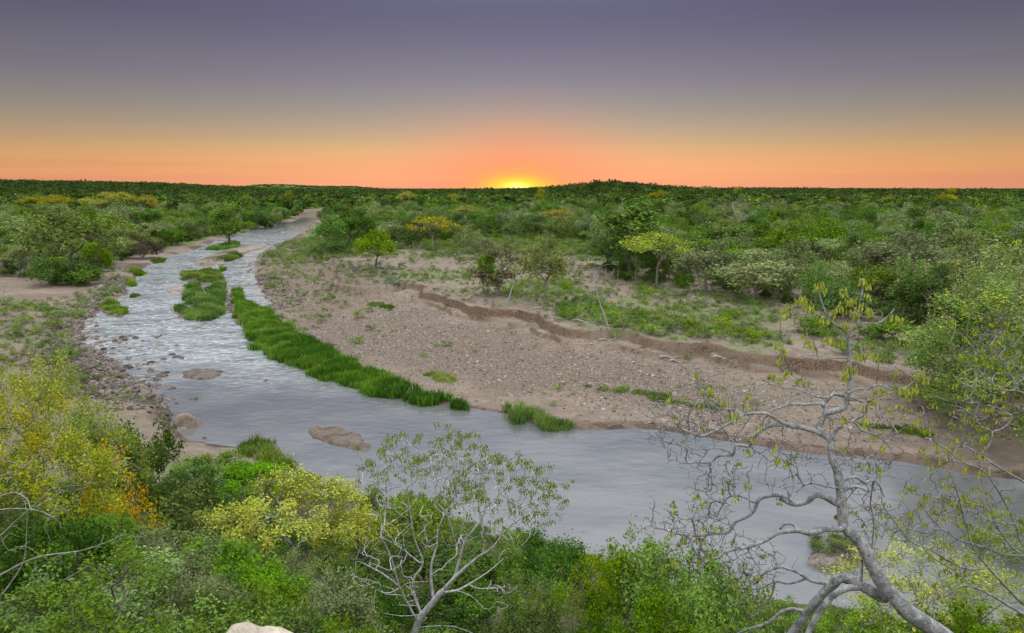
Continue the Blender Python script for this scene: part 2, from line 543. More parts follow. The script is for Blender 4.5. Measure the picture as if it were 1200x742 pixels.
# ------------------------------------------------------------------ ground sheet (polar grid round the viewpoint)
def build_ground():
    az = np.concatenate([np.linspace(-180, -50, 40, endpoint=False), np.linspace(-50, 50, 620, endpoint=False), np.linspace(50, 180, 40)])
    az = np.radians(az)
    r = [1.0]
    while r[-1] < 40000:
        q = r[-1]
        r.append(q * (1.012 if q < 25 else 1.0058 if q < 230 else 1.012 if q < 700 else 1.04))
    r = np.array(r)
    R, A = np.meshgrid(r, az, indexing='ij')
    x = (R * np.sin(A)).ravel(); y = (R * np.cos(A)).ravel()
    z, s, p, ds, w = terrain(x, y, True)
    nr, na = len(r), len(az)
    i = np.arange(nr - 1)[:, None] * na + np.arange(na - 1)[None]
    f = np.stack([i, i + 1, i + na + 1, i + na], -1).reshape(-1, 4)[:, ::-1]
    # masks: gravel, green ground cover, dark rock / wet
    wx = x + fbm(x, y, 6, 4, 5) * 7; wy = y + fbm(x, y, 6, 4, 6) * 7
    gr = np.zeros(len(x))
    for g_ in GRAVEL: gr = np.maximum(gr, ss(7, -6, sdf(wx, wy, g_)))
    gr = np.maximum(gr, .62 * ss(-.25, .3, fbm(x, y, 11, 4, 97)) * (x < -24) * (y > 58) * (y < 190) * (s < 26))
    rk = ss(2, -2, sdf(wx, wy, ROCKZONE))
    wet = ss(np.where(x > 3, 2.6, 1.2), .1, s + fbm(x, y, 1.5, 3, 83) * .6) * (s > -2) * ss(200, 120, y)
    rk = np.maximum(rk, wet * .85)
    band = ss(8, 1, s) * (y > 60) * ss(-.15, .25, fbm(x, y, 8, 3, 88)) * ss(-15, -35, x)
    rk = np.maximum(rk, band * .8)
    dist = np.hypot(x, y)
    gn = ss(.05, .4, fbm(x, y, 9, 4, 91) + .1) * .45 * (s > 2)
    for q in SCRUB: gn = np.maximum(gn, ss(4, -2, sdf(wx, wy, q)) * .55)
    forest = ss(0, 30, p - 35) * ss(60, 160, y) * .8
    bd = sdf(x, y, BED)
    forest = np.maximum(forest, ss(150, 330, dist) * .95 * (s > 4)) * ss(0, 14, bd)
    rk = np.maximum(rk, ss(10, 0, bd) * .55)
    gn = np.maximum(gn, forest)
    gn = np.maximum(gn, w * .52 * ss(1, 5, ds))
    gn = gn * (1 - rk * .7) * (1 - gr * .7)
    me = mesh_np('ground', np.stack([x, y, z], 1), f, {'zone': np.stack([gr, gn, rk], 1)})
    m, t, o = new_mat('ground_soil'); g = G(t)
    pos = g.n('ShaderNodeNewGeometry').outputs['Position']
    zc = g.n('ShaderNodeAttribute', attribute_name='zone').outputs['Color']
    sp = g.n('ShaderNodeSeparateColor'); g.l(zc, sp.inputs[0])
    nrm = g.n('ShaderNodeSeparateXYZ'); g.l(g.n('ShaderNodeNewGeometry').outputs['Normal'], nrm.inputs[0])
    big = g.noise(pos, .12, 6, .6); mid = g.noise(pos, .9, 6, .6); fine = g.noise(pos, 6, 6, .7)
    sand = g.mix(g.ramp(big, .35, .65), (.20, .162, .13), (.148, .12, .097))
    sand = g.mix(g.m('MULTIPLY', g.ramp(mid, .45, .7), .6), sand, (.275, .225, .18))
    sand = g.mix(g.m('MULTIPLY', g.ramp(fine, .5, .7), .45), sand, (.13, .09, .06))
    vc = g.vor(pos, 4.6, out='Color'); vd = g.vor(pos, 4.6)
    vs = g.n('ShaderNodeSeparateColor'); g.l(vc, vs.inputs[0])
    cob = g.mix(vs.outputs[0], (.105, .098, .092), (.30, .28, .25))
    cob = g.mix(g.ramp(vd, .16, .30), cob, (.175, .135, .105))
    fg_ = g.m('ADD', sp.outputs[0], g.m('MULTIPLY', g.m('SUBTRACT', mid, .5), 1.2))
    col = g.mix(g.ramp(fg_, .30, .95), sand, cob)
    vr = g.vor(pos, 1.1, out='Color'); vrs = g.n('ShaderNodeSeparateColor'); g.l(vr, vrs.inputs[0])
    rock = g.mix(vrs.outputs[0], (.05, .038, .030), (.15, .115, .09))
    rock = g.mix(g.ramp(fine, .45, .65), rock, (.09, .07, .055))
    fr = g.m('ADD', sp.outputs[2], g.m('MULTIPLY', g.m('SUBTRACT', fine, .5), .9))
    col = g.mix(g.ramp(fr, .35, .7), col, rock)
    grs = g.mix(g.ramp(fine, .4, .65), (.05, .11, .02), (.13, .19, .05))
    fgn = g.m('ADD', sp.outputs[1], g.m('MULTIPLY', g.m('SUBTRACT', g.m('ADD', mid, g.m('MULTIPLY', fine, .7)), .85), 1.3))
    col = g.mix(g.ramp(fgn, .42, .72), col, grs)
    steep = g.ramp(nrm.outputs[2], .95, .78)
    clay_shaded = g.mix(g.ramp(fine, .4, .65), (.06, .042, .03), (.17, .118, .082))  # cut-bank clay, darkened to paint in the shade below the rim
    col = g.mix(g.m('MULTIPLY', steep, g.m('SUBTRACT', 1.0, sp.outputs[1])), col, clay_shaded)
    h = g.m('ADD', g.m('MULTIPLY', mid, .6), g.m('MULTIPLY', fine, .35))
    h = g.m('SUBTRACT', h, g.m('MULTIPLY', g.m('MULTIPLY', vd, g.ramp(fg_, .35, .75)), .9))
    g.l(g.bsdf(col, .95, g.bump(h, .8, .3), .1), o.inputs[0])
    tag(link('ground', me, m), kind='structure')


def build_water():
    # one sheet at the water level, cut to the river's surroundings
    az = np.linspace(-1.0, 1.0, 60); r = np.geomspace(20, 900, 120)
    R, A = np.meshgrid(r, az, indexing='ij')
    x = (R * np.sin(A)).ravel(); y = (R * np.cos(A)).ravel()
    na = len(az); nr = len(r)
    i = np.arange(nr - 1)[:, None] * na + np.arange(na - 1)[None]
    f = np.stack([i, i + 1, i + na + 1, i + na], -1).reshape(-1, 4)[:, ::-1]
    s = sdf(x, y, WATER)
    keep = (s[f] < 9).any(1)
    f = f[keep]
    used = np.unique(f); mp_ = np.zeros(len(x), int); mp_[used] = np.arange(len(used))
    me = mesh_np('river_water', np.stack([x[used], y[used], np.zeros(len(used))], 1), mp_[f])
    m, t, o = new_mat('river_water'); g = G(t)
    pos = g.n('ShaderNodeNewGeometry').outputs['Position']
    mpn = g.n('ShaderNodeMapping'); g.l(pos, mpn.inputs[0]); mpn.inputs['Rotation'].default_value = (0, 0, math.radians(28)); mpn.inputs['Scale'].default_value = (.75, 1.2, 1)
    sepp = g.n('ShaderNodeSeparateXYZ'); g.l(pos, sepp.inputs[0])
    a = g.noise(mpn.outputs[0], 1.1, 5, .5); b = g.noise(mpn.outputs[0], .35, 3, .5)
    c = g.noise(pos, 5.0, 3, .6)
    # the broken water of the rapids upstream
    rap = g.m('MULTIPLY', g.ramp(sepp.outputs[1], 58, 85), g.ramp(sepp.outputs[1], 420, 250))
    calm = g.m('ADD', .075, g.m('MULTIPLY', rap, g.m('ADD', .2, g.m('MULTIPLY', g.ramp(g.noise(pos, .09, 3, .5), .35, .65), .55))))
    h = g.m('MULTIPLY', g.m('ADD', g.m('ADD', a, g.m('MULTIPLY', b, 1.3)), g.m('MULTIPLY', c, .12)), calm)
    nb = g.bump(h, .75, .34)
    patch = g.noise(mpn.outputs[0], .16, 4, .6)
    foam_n = g.noise(mpn.outputs[0], 1.5, 8, .72)
    foam = g.m('MULTIPLY', g.m('MULTIPLY', g.ramp(foam_n, .46, .72), g.ramp(patch, .30, .60)), g.m('MULTIPLY', rap, .7))  # riffle foam, also carrying painted-in brightness of the reflected sky
    mud = g.mix(g.ramp(patch, .35, .65), (.085, .092, .094), (.125, .128, .125))
    mud = g.mix(g.m('MULTIPLY', rap, g.ramp(g.noise(mpn.outputs[0], .5, 5, .6), .25, .7)), mud, (.27, .31, .33))  # aerated water made paler, with silver reflection put into the colour
    p = g.n('ShaderNodeBsdfPrincipled'); g.l(g.mix(foam, mud, (.82, .85, .86)), p.inputs['Base Color'])
    g.set(p.inputs['Roughness'], g.m('ADD', .10, g.m('MULTIPLY', foam, .6))); p.inputs['IOR'].default_value = 1.42
    p.inputs['Specular IOR Level'].default_value = 1.0
    g.l(nb, p.inputs['Normal']); g.l(p.outputs[0], o.inputs[0])
    tag(link('river_water', me, m), kind='structure')


build_ground()
build_water()


# ------------------------------------------------------------------ plant generators
def tubes(chains, k=5):
    """chains: list of (pts Nx3, radii N) -> verts, faces"""
    V, Fc, off = [], [], 0
    ang = np.arange(k) * 2 * math.pi / k
    ca, sa = np.cos(ang)[None, :, None], np.sin(ang)[None, :, None]
    for P, r in chains:
        P = np.asarray(P, float); n = len(P)
        if n < 2: continue
        T = np.gradient(P, axis=0); T /= np.linalg.norm(T, axis=1)[:, None] + 1e-9
        ref = np.array([.31, .93, .2]) if abs(T[0] @ np.array([0, 0, 1.])) > .7 else np.array([.05, .1, 1.])
        U = np.cross(T, ref); U /= np.linalg.norm(U, axis=1)[:, None] + 1e-9
        W = np.cross(T, U)
        r = np.asarray(r)[:, None, None]
        ring = P[:, None] + r * (ca * U[:, None] + sa * W[:, None])
        V.append(ring.reshape(-1, 3))
        i = np.arange(n - 1)[:, None] * k; j = np.arange(k)[None]; j2 = (j + 1) % k
        Fc.append((np.stack([i + j, i + j2, i + k + j2, i + k + j], -1).reshape(-1, 4)) + off)
        off += n * k
    return np.vstack(V), np.vstack(Fc)


class Skel:
    def __init__(s):
        s.A = np.zeros((4096, 3)); s.D = np.zeros(4096); s.n = 0; s.par = []; s.fix = []
    @property
    def P(s): return s.A[:s.n]
    @property
    def depth(s): return s.D[:s.n]
    def add(s, p, par, fix=0.0):
        if s.n >= len(s.A):
            s.A = np.vstack([s.A, np.zeros_like(s.A)]); s.D = np.concatenate([s.D, np.zeros_like(s.D)])
        i = s.n; s.A[i] = p
        s.D[i] = 0 if par < 0 else s.D[par] + math.dist(s.A[i], s.A[par])
        s.n += 1; s.par.append(par); s.fix.append(fix)
        return i
    def path(s, pts, par=-1, r0=0, r1=0, step=None):
        idx = []
        for i, p in enumerate(pts):
            f = (r0 + (r1 - r0) * i / max(1, len(pts) - 1)) if r0 else 0
            par = s.add(np.asarray(p, float), par, f); idx.append(par)
        return idx
    def grow(s, A, rng, step=.3, wander=.12, droop=0.0, bias=.25, start=0):
        for a in A:
            P = s.P
            q_ = P - a
            D = np.sqrt(np.einsum('ij,ij->i', q_, q_))
            cost = D + bias * s.depth
            cost[:start] += 50
            i = int(np.argmin(cost)); d = D[i]
            n = max(1, int(d / step)); p0 = P[i].copy(); par = i
            pd = p0 - P[s.par[i]] if s.par[i] >= 0 else np.array([0, 0, 1.])
            pd = pd / (np.linalg.norm(pd) + 1e-9)
            ctrl = p0 + pd * d * .35 + np.array([0, 0, droop * d])
            t = (np.arange(1, n + 1) / n)[:, None]
            pt = (1 - t) ** 2 * p0 + 2 * t * (1 - t) * ctrl + t * t * a
            if n > 1: pt[:-1] += rng.normal(0, wander * step, (n - 1, 3))
            for q in pt: par = s.add(q, par)
    def radii(s, tip, power=2.3):
        n = s.n; acc = np.zeros(n)
        kids = [[] for _ in range(n)]
        for i, p in enumerate(s.par):
            if p >= 0: kids[p].append(i)
        r = np.zeros(n)
        for i in range(n - 1, -1, -1):
            v = acc[i] if kids[i] else tip ** power
            r[i] = max(v ** (1 / power), s.fix[i])
            if s.par[i] >= 0: acc[s.par[i]] += v
        s.kids = kids; s.r = r
        return r
    def chains(s):
        out = []
        stack = [(i, -1) for i, p in enumerate(s.par) if p < 0]
        while stack:
            i, fr = stack.pop()
            pts = [s.P[fr], s.P[i]] if fr >= 0 else [s.P[i]]
            rr = [min(s.r[fr], s.r[i] * 1.15), s.r[i]] if fr >= 0 else [s.r[i]]
            while s.kids[i]:
                ks = sorted(s.kids[i], key=lambda q: -s.r[q])
                for q in ks[1:]: stack.append((q, i))
                i = ks[0]; pts.append(s.P[i]); rr.append(s.r[i])
            if len(pts) > 1: out.append((np.array(pts), np.array(rr)))
        return out
    def tips(s):
        return np.array([s.P[i] for i in range(s.n) if not s.kids[i]])
    def mesh(s, name, k=5, kmin=3, thr=.02):
        ch = s.chains()
        big = [c for c in ch if c[1].max() > thr]; sm = [c for c in ch if c[1].max() <= thr]
        V, Fc = [], []; off = 0
        for grp, kk in ((big, k), (sm, kmin)):
            if grp:
                v, f = tubes(grp, kk); V.append(v); Fc.append(f + off); off += len(v)
        return mesh_np(name, np.vstack(V), np.vstack(Fc))


def leaves(name, centers, n_each, sigma, size, rng, up_bias=.5, outward=None, aspect=.55, droop=0.0, flat=1.0, var=.3, hang=False):
    """leaf-shaped faces clustered about centers"""
    m = len(centers)
    cnt = np.maximum(1, rng.poisson(n_each, m))
    idx = np.repeat(np.arange(m), cnt); n = len(idx)
    off = rng.normal(0, 1, (n, 3)) * sigma; off[:, 2] *= flat
    P = centers[idx] + off
    if hang:
        d = rng.normal(0, .22, (n, 3)); d[:, 2] = -1
    else:
        d = rng.normal(0, 1, (n, 3)); d[:, 2] = d[:, 2] * .6 - droop
    d /= np.linalg.norm(d, axis=1)[:, None]
    nm = rng.normal(0, 1, (n, 3)) * .6; nm[:, 2] += up_bias * 1.6
    if outward is not None:
        q = P - outward; q /= np.linalg.norm(q, axis=1)[:, None] + 1e-6
        nm += q * 1.3
    sd = np.cross(nm, d); sd /= np.linalg.norm(sd, axis=1)[:, None] + 1e-9
    l = size * (1 + rng.normal(0, var, n)).clip(.45, 1.7)[:, None]; w = l * aspect * .5
    nn = np.cross(d, sd) * l * .12
    v = np.stack([P, P + d * l * .5 + sd * w + nn, P + d * l, P + d * l * .5 - sd * w + nn], 1).reshape(-1, 3)
    f = np.arange(4 * n).reshape(-1, 4)
    clv = rng.random(m)[idx] * .45 + rng.random(n) * .55
    return mesh_np(name, v, f, {'lv': np.repeat(clv, 4)}, smooth=False)


def lobes(rng, n, w, h, z0, nl, shape='round'):
    """attractor points: lumpy crown of width w from z0 to z0+h"""
    c = []
    for i in range(nl):
        a = i * 2.4 + rng.random() * .9; rr = (.15 + .85 * math.sqrt((i + .5) / nl))
        zz = rng.random()
        if shape == 'flat': zc = z0 + h * (.45 + .4 * (1 - rr * rr) + .15 * rng.random())
        elif shape == 'bush': zc = z0 + h * (.12 + .72 * math.sqrt(max(0, 1 - rr * rr * .8)) * (.45 + .55 * zz))
        elif shape == 'full': zc = z0 + h * (.04 + .92 * zz * math.sqrt(1 - .45 * rr * rr))
        elif shape == 'tall': zc = z0 + h * (.1 + .8 * zz); rr *= .85 * (1 - abs(zz - .4) * .7)
        else: zc = z0 + h * (.30 + .55 * math.sqrt(max(0, 1 - rr * rr)) * (.35 + .65 * zz) + .08 * rng.random())
        rad = w * ((.13 if nl < 15 else .085) + .09 * rng.random())
        c.append((rr * (w * .5 - rad * .8) * math.cos(a), rr * (w * .5 - rad * .8) * math.sin(a), zc, rad))
    c = np.array(c)
    k = rng.integers(0, nl, n)
    d = rng.normal(0, 1, (n, 3)); d /= np.linalg.norm(d, axis=1)[:, None]
    d *= (rng.random(n) ** .4)[:, None]
    d[:, 2] *= .8 if shape != 'flat' else .45
    P = c[k, :3] + d * c[k, 3:4]
    return P


def plant(name, seed, w=3.0, h=3.0, z0=.4, n=160, nl=9, shape='round', leaf=.08, per=60, sigma=.16, tip=.006, stems=1, trunk=None, step=.3,
          bark='mid', up_bias=.5, droop=0., aspect=.55, wander=.25, k=5, flat=1.0, hang=False):
    """returns (trunk mesh, crown mesh)"""
    rng = np.random.default_rng(seed)
    sk = Skel()
    trunk = trunk if trunk is not None else z0
    for q in range(stems):
        a = rng.random() * 6.28; t = rng.random() * .25 * (stems > 1)
        b = np.array([math.cos(a) * .05 * stems, math.sin(a) * .05 * stems, -.25])
        lean = np.array([math.cos(a) * t, math.sin(a) * t, 1.0]) + np.append(rng.normal(0, .06, 2), 0)
        m_ = max(3, int(trunk / step) + 1)
        sk.path([b + lean * (trunk + .25) * i / (m_ - 1) + rng.normal(0, .03 * (i > 0) * trunk * .4, 3) for i in range(m_)], -1)
    A = lobes(rng, n, w, h, z0, nl, shape)
    top = np.array([0, 0, trunk])
    A = A[np.argsort(np.linalg.norm(A - top, axis=1))]
    sk.grow(A, rng, step, wander, bias=.3)
    sk.radii(tip)
    tm = sk.mesh(name + '_trunk', k)
    tips = sk.tips()
    cm = leaves(name + '_crown', tips, per, sigma, leaf, rng, up_bias, np.array([0, 0, z0 + h * .35]), aspect, droop, flat, hang=hang)
    tm.materials.append(BM[bark])
    return tm, cm


def place_plant(kind_name, pair, loc, sc, rotz, mat, bark, label, cat, group, parts=('trunk', 'crown'), big=True):
    r = bpy.data.objects.new(kind_name, None)
    COL.objects.link(r)
    r.empty_display_size = .5
    r.location = loc; r.rotation_euler = (0, 0, rotz)
    r.scale = sc if isinstance(sc, tuple) else (sc, sc, sc)
    tag(r, label, cat, group)
    for me, nm, mt in ((pair[0], parts[0], BM[bark]), (pair[1], parts[1], FM[mat])):
        o = link(nm, me, mt, r)
    return r


# prototypes: far-side trees about 8 m wide and 8 m tall
MID = {}
for i in range(4):
    MID['round%d' % i] = plant('bushveld_tree', 100 + i, 8, 6.2, 1.4, 120, 11 + i, 'round', .34, 60, .42, .028, trunk=1.8, step=.7, bark='mid')
for i in range(2):
    MID['tall%d' % i] = plant('tall_tree', 120 + i, 6, 8.0, 1.6, 110, 12, 'tall', .34, 60, .42, .028, trunk=2.4, step=.7, bark='mid')
for i in range(3):
    MID['flat%d' % i] = plant('umbrella_tree', 140 + i, 9, 4.4, 2.6, 110, 13, 'flat', .32, 55, .36, .03, trunk=2.6, step=.7, bark='mid', flat=.6)
for i in range(3):
    MID['bush%d' % i] = plant('broad_bush', 160 + i, 6, 4.2, .3, 100, 10, 'bush', .30, 60, .38, .022, stems=3, trunk=.5, step=.6, bark='mid')
for i in range(2):
    MID['airy%d' % i] = plant('airy_tree', 180 + i, 6.5, 7.2, 1.6, 75, 12, 'tall', .30, 46, .36, .03, trunk=2.6, step=.6, bark='mid')


def mid_h(pair):
    return max(v.co.z for v in pair[1].vertices)


MID_H = {k: mid_h(v) for k, v in MID.items()}
MID_W = {k: 2 * float(np.percentile(np.abs([v.co.x for v in p[1].vertices]), 97)) for k, p in MID.items()}

TREES = []      # (x, y, crown radius)


def mid_tree(px, py, hpx, wpx, proto, mat, bark, label, group='trees of the far woodland', cat='tree', name='bushveld_tree', rot=None):
    x, y, z = ground_at(px, py)
    m_per = y / F_PX * 1.0 / math.cos(PITCH)
    H = hpx * m_per * 1.14; Wd = wpx * m_per * 1.06
    sz = H / MID_H[proto]; sx = Wd / MID_W[proto]
    TREES.append((x, y, Wd * .42))
    return place_plant(name, MID[proto], (x, y, z - .1), (sx, sx, sz), random.random() * 6.28 if rot is None else rot, mat, bark, label, cat, group)


HERO_MID = [
    # left bank
    (22, 306, 48, 52, 'airy0', 'grey', 'pale', 'grey-green tree with a pale trunk at the left edge above the sandy bank', 'bushveld_tree'),
    (82, 326, 82, 84, 'round0', 'green', 'dark', 'broadest rounded green tree on the left bank, beside the bare sand', 'bushveld_tree'),
    (58, 334, 34, 46, 'bush0', 'deep', 'mid', 'dark rounded bush at the foot of the broadest tree on the left bank', 'riverside_bush'),
    (98, 334, 26, 44, 'bush1', 'deep', 'mid', 'low dark bush spilling over the sand under the broadest left-bank tree', 'riverside_bush'),
    (112, 318, 36, 34, 'bush2', 'bright', 'mid', 'bright green bush at the right edge of the left-bank clump', 'riverside_bush'),
    (134, 296, 44, 40, 'round1', 'green', 'dark', 'green tree between the broad left-bank tree and the deep green one', 'bushveld_tree'),
    (173, 291, 43, 34, 'tall0', 'deep', 'dark', 'deep green upright tree behind the grey-brown bush on the left bank', 'bushveld_tree'),
    (190, 283, 32, 26, 'round2', 'bright', 'dark', 'small bright green tree just right of the deep green upright tree', 'bushveld_tree'),
    (170, 303, 23, 42, 'bush1', 'brown', 'mid', 'grey-brown rounded bush on the left bank sand beside the river', 'riverside_bush'),
    (212, 279, 30, 34, 'round3', 'green', 'dark', 'round green tree at the end of the left-bank row near the sand', 'bushveld_tree'),
    (152, 280, 38, 44, 'round0', 'grey', 'mid', 'grey-green tree behind the grey-brown bush on the left bank', 'bushveld_tree'),
    (236, 272, 26, 30, 'round1', 'deep', 'dark', 'dark tree at the river bend left of the tall island tree', 'bushveld_tree'),
    (268, 290, 47, 34, 'tall1', 'bright', 'dark', 'tall bright green tree alone on the rocky island in the river', 'island_tree'),
    (300, 268, 24, 30, 'round2', 'deep', 'dark', 'dark tree at the far river bend right of the island tree', 'bushveld_tree'),
    (322, 262, 20, 28, 'round0', 'deep', 'dark', 'dark tree where the river disappears, on its left bank', 'bushveld_tree'),
    # right bank, upper
    (386, 296, 44, 40, 'round2', 'green', 'dark', 'green tree at the river corner of the right bank', 'bushveld_tree'),
    (412, 290, 42, 52, 'round3', 'deep', 'dark', 'dark rounded tree behind the small green tree by the stony bar', 'bushveld_tree'),
    (440, 316, 46, 44, 'round1', 'bright', 'dark', 'green tree standing alone on the sand at the head of the cut bank', 'bushveld_tree'),
    (458, 288, 28, 40, 'round0', 'grey', 'mid', 'grey-green tree behind the lone tree at the head of the cut bank', 'bushveld_tree'),
    (392, 301, 20, 40, 'bush0', 'deep', 'mid', 'dark bush at the foot of the corner trees on the right bank', 'riverside_bush'),
    (508, 294, 38, 52, 'flat0', 'gold', 'mid', 'yellow-green flat-topped tree with a forked trunk behind the open sand', 'umbrella_tree'),
    (545, 268, 24, 32, 'flat1', 'gold', 'mid', 'round yellow tree above the flat-topped tree beyond the sand', 'umbrella_tree'),
    (652, 274, 26, 34, 'flat2', 'gold', 'mid', 'dull yellow spreading tree in the open scrub right of the centre', 'umbrella_tree'),
    (549, 292, 30, 30, 'bush1', 'grey', 'mid', 'grey-green thicket tree to the right of the flat-topped yellow tree', 'bushveld_tree'),
    (488, 290, 34, 40, 'bush2', 'deep', 'mid', 'dark bush left of the yellow flat-topped tree', 'riverside_bush'),
    (560, 305, 26, 24, 'airy1', 'grey', 'pale', 'thin grey-green tree behind the dead trunk on the plateau', 'bushveld_tree'),
    (584, 346, 60, 46, 'airy0', 'brown', 'mid', 'brown-crowned dying tree on the plateau between dead trunks', 'bushveld_tree'),
    (572, 345, 52, 24, 'bush0', 'bright', 'mid', 'bright green sapling growing against the brown-crowned tree', 'sapling'),
    (638, 356, 78, 50, 'round1', 'paleolive', 'mid', 'tall pale olive tree standing alone above the cut bank', 'bushveld_tree'),
    (738, 322, 82, 66, 'tall1', 'deep', 'dark', 'tall dark green tree left of the yellow rounded tree at the wood edge', 'bushveld_tree'),
    (712, 316, 54, 44, 'round0', 'grey', 'dark', 'grey-green tree left of the tall dark one at the wood edge', 'bushveld_tree'),
    (769, 335, 56, 72, 'flat1', 'yellowgreen', 'mid', 'yellow-green rounded tree with a short stout trunk at the wood edge', 'bushveld_tree'),
    (827, 343, 60, 66, 'round3', 'grey', 'mid', 'grey-green tree with a long bare trunk right of the yellow-green one', 'bushveld_tree'),
    (846, 318, 52, 50, 'tall0', 'green', 'mid', 'green tree behind the one with the long bare trunk', 'bushveld_tree'),
    (882, 352, 58, 92, 'round2', 'paleolive', 'mid', 'pale olive broad tree behind the top of the bare grey tree', 'bushveld_tree'),
    (920, 322, 60, 60, 'round1', 'green', 'mid', 'green tree behind the pale olive broad tree', 'bushveld_tree'),
    (962, 312, 52, 60, 'round0', 'green', 'mid', 'green tree behind the topmost twigs of the bare grey tree', 'bushveld_tree'),
    (985, 372, 42, 66, 'bush1', 'deep', 'mid', 'dark low thicket under the wood edge behind the bare grey tree', 'riverside_bush'),
    (1052, 348, 76, 100, 'round3', 'grey', 'mid', 'largest grey-green tree of the right-hand wood', 'bushveld_tree'),
    (1020, 360, 50, 62, 'round0', 'green', 'mid', 'green tree in front of the largest grey-green one', 'bushveld_tree'),
    (1078, 378, 44, 60, 'bush0', 'deep', 'mid', 'dark bush at the foot of the largest grey-green tree', 'riverside_bush'),
    (1120, 318, 56, 70, 'round1', 'grey', 'mid', 'grey-green tree behind the big leafy tree on the right', 'bushveld_tree'),
    (1168, 300, 48, 62, 'round2', 'green', 'mid', 'green tree above the big leafy tree near the right edge', 'bushveld_tree'),
    (1040, 402, 30, 60, 'bush2', 'green', 'mid', 'green bush on the plateau rim near the big leafy tree', 'riverside_bush'),
    (1108, 410, 34, 54, 'bush1', 'deep', 'mid', 'deep green bush on the plateau rim nearest the big leafy tree', 'riverside_bush'),
    (955, 392, 22, 50, 'bush0', 'green', 'mid', 'low green bush in the open ground before the dark thicket', 'riverside_bush'),
]
# gold-flowering crowns dotted through the wood: base, height, width
GOLD = [(42, 247, 13, 22), (68, 253, 17, 26), (30, 243, 8, 14), (108, 249, 13, 26), (143, 252, 19, 26), (151, 246, 16, 18), (174, 249, 15, 20), (126, 239, 8, 14),
        (138, 238, 8, 14), (433, 246, 10, 12), (476, 243, 12, 18), (339, 234, 6, 8), (531, 238, 7, 12), (632, 240, 8, 8), (634, 230, 6, 8), (765, 237, 7, 10), (775, 237, 8, 11),
        (1038, 241, 8, 12), (1102, 242, 10, 14), (1113, 242, 8, 14), (1170, 258, 9, 14), (1184, 258, 9, 14), (932, 251, 6, 8), (950, 243, 5, 7), (1115, 229, 4, 9), (826, 227, 4, 8), (864, 227, 4, 8)]


def build_mid():
    for px, py, h, w, proto, mat, bark, label, nm in HERO_MID:
        mid_tree(px, py, h, w, proto, mat, bark, label, name=nm, cat='bush' if 'bush' in nm else 'tree')
    spots = {0: 'far left above the left bank', 1: 'in the wood behind the river head', 2: 'in the wood beyond the open scrub', 3: 'in the wood towards the right edge'}
    order = ['lowest', 'second', 'third']
    for k, (px, py, h, w) in enumerate(GOLD):
        where = spots[0 if px < 200 else 1 if px < 540 else 2 if px < 900 else 3]
        size = 'large' if w >= 20 else 'medium' if w >= 12 else 'small distant'
        mid_tree(px, py + 3, h + 7, w * 1.1, ('round0', 'flat1', 'round3')[k % 3], 'gold', 'mid', '%s golden-yellow crowned tree %s' % (size, where), group='golden crowned trees', name='golden_tree')


build_mid()


# ------------------------------------------------------------------ the wood on both sides: nearest trees one by one, the rest as a mass
FOREST = [np.vstack([up_poly([(382, 250), (377, 262), (375, 276), (376, 290), (400, 297), (440, 291), (478, 286), (530, 284), (555, 283), (600, 283), (650, 284), (700, 292), (704, 305), (690, 330),
                              (760, 338), (870, 350), (940, 376), (1000, 382), (1080, 396), (1115, 412), (1400, 450)], 2.3), [[600, 120], [12000, 4000], [12000, 20000], [-20, 20000], [-150, 720]]]),
          np.vstack([up_poly([(364, 247), (352, 252), (322, 263), (292, 267), (262, 272), (240, 275), (212, 282), (160, 296), (140, 304), (122, 322), (85, 331), (0, 322), (-300, 330)], 2.0),
                     [[-900, 200], [-15000, 4000], [-15000, 20000], [10, 20000], [-150, 700]]])]


def in_forest(x, y):
    f = np.minimum(sdf(x, y, FOREST[0]), sdf(x, y, FOREST[1]))
    b = sdf(x, y, BED)
    return (f < -2) & (b > 2)


def band(r0, r1, cell, az=.80, seed=0):
    rng = np.random.default_rng(seed)
    n = int(2 * r1 / cell) + 2
    gx, gy = np.meshgrid(np.arange(-n // 2, n // 2) * cell, np.arange(0, r1, cell))
    x = gx.ravel() + rng.uniform(-.45, .45, gx.size) * cell
    y = gy.ravel() + rng.uniform(-.45, .45, gx.size) * cell
    r = np.hypot(x, y); a = np.arctan2(x, y)
    k = (r > r0) & (r < r1) & (np.abs(a) < az) & (y > 40)
    x, y = x[k], y[k]
    k = in_forest(x, y)
    return x[k], y[k]


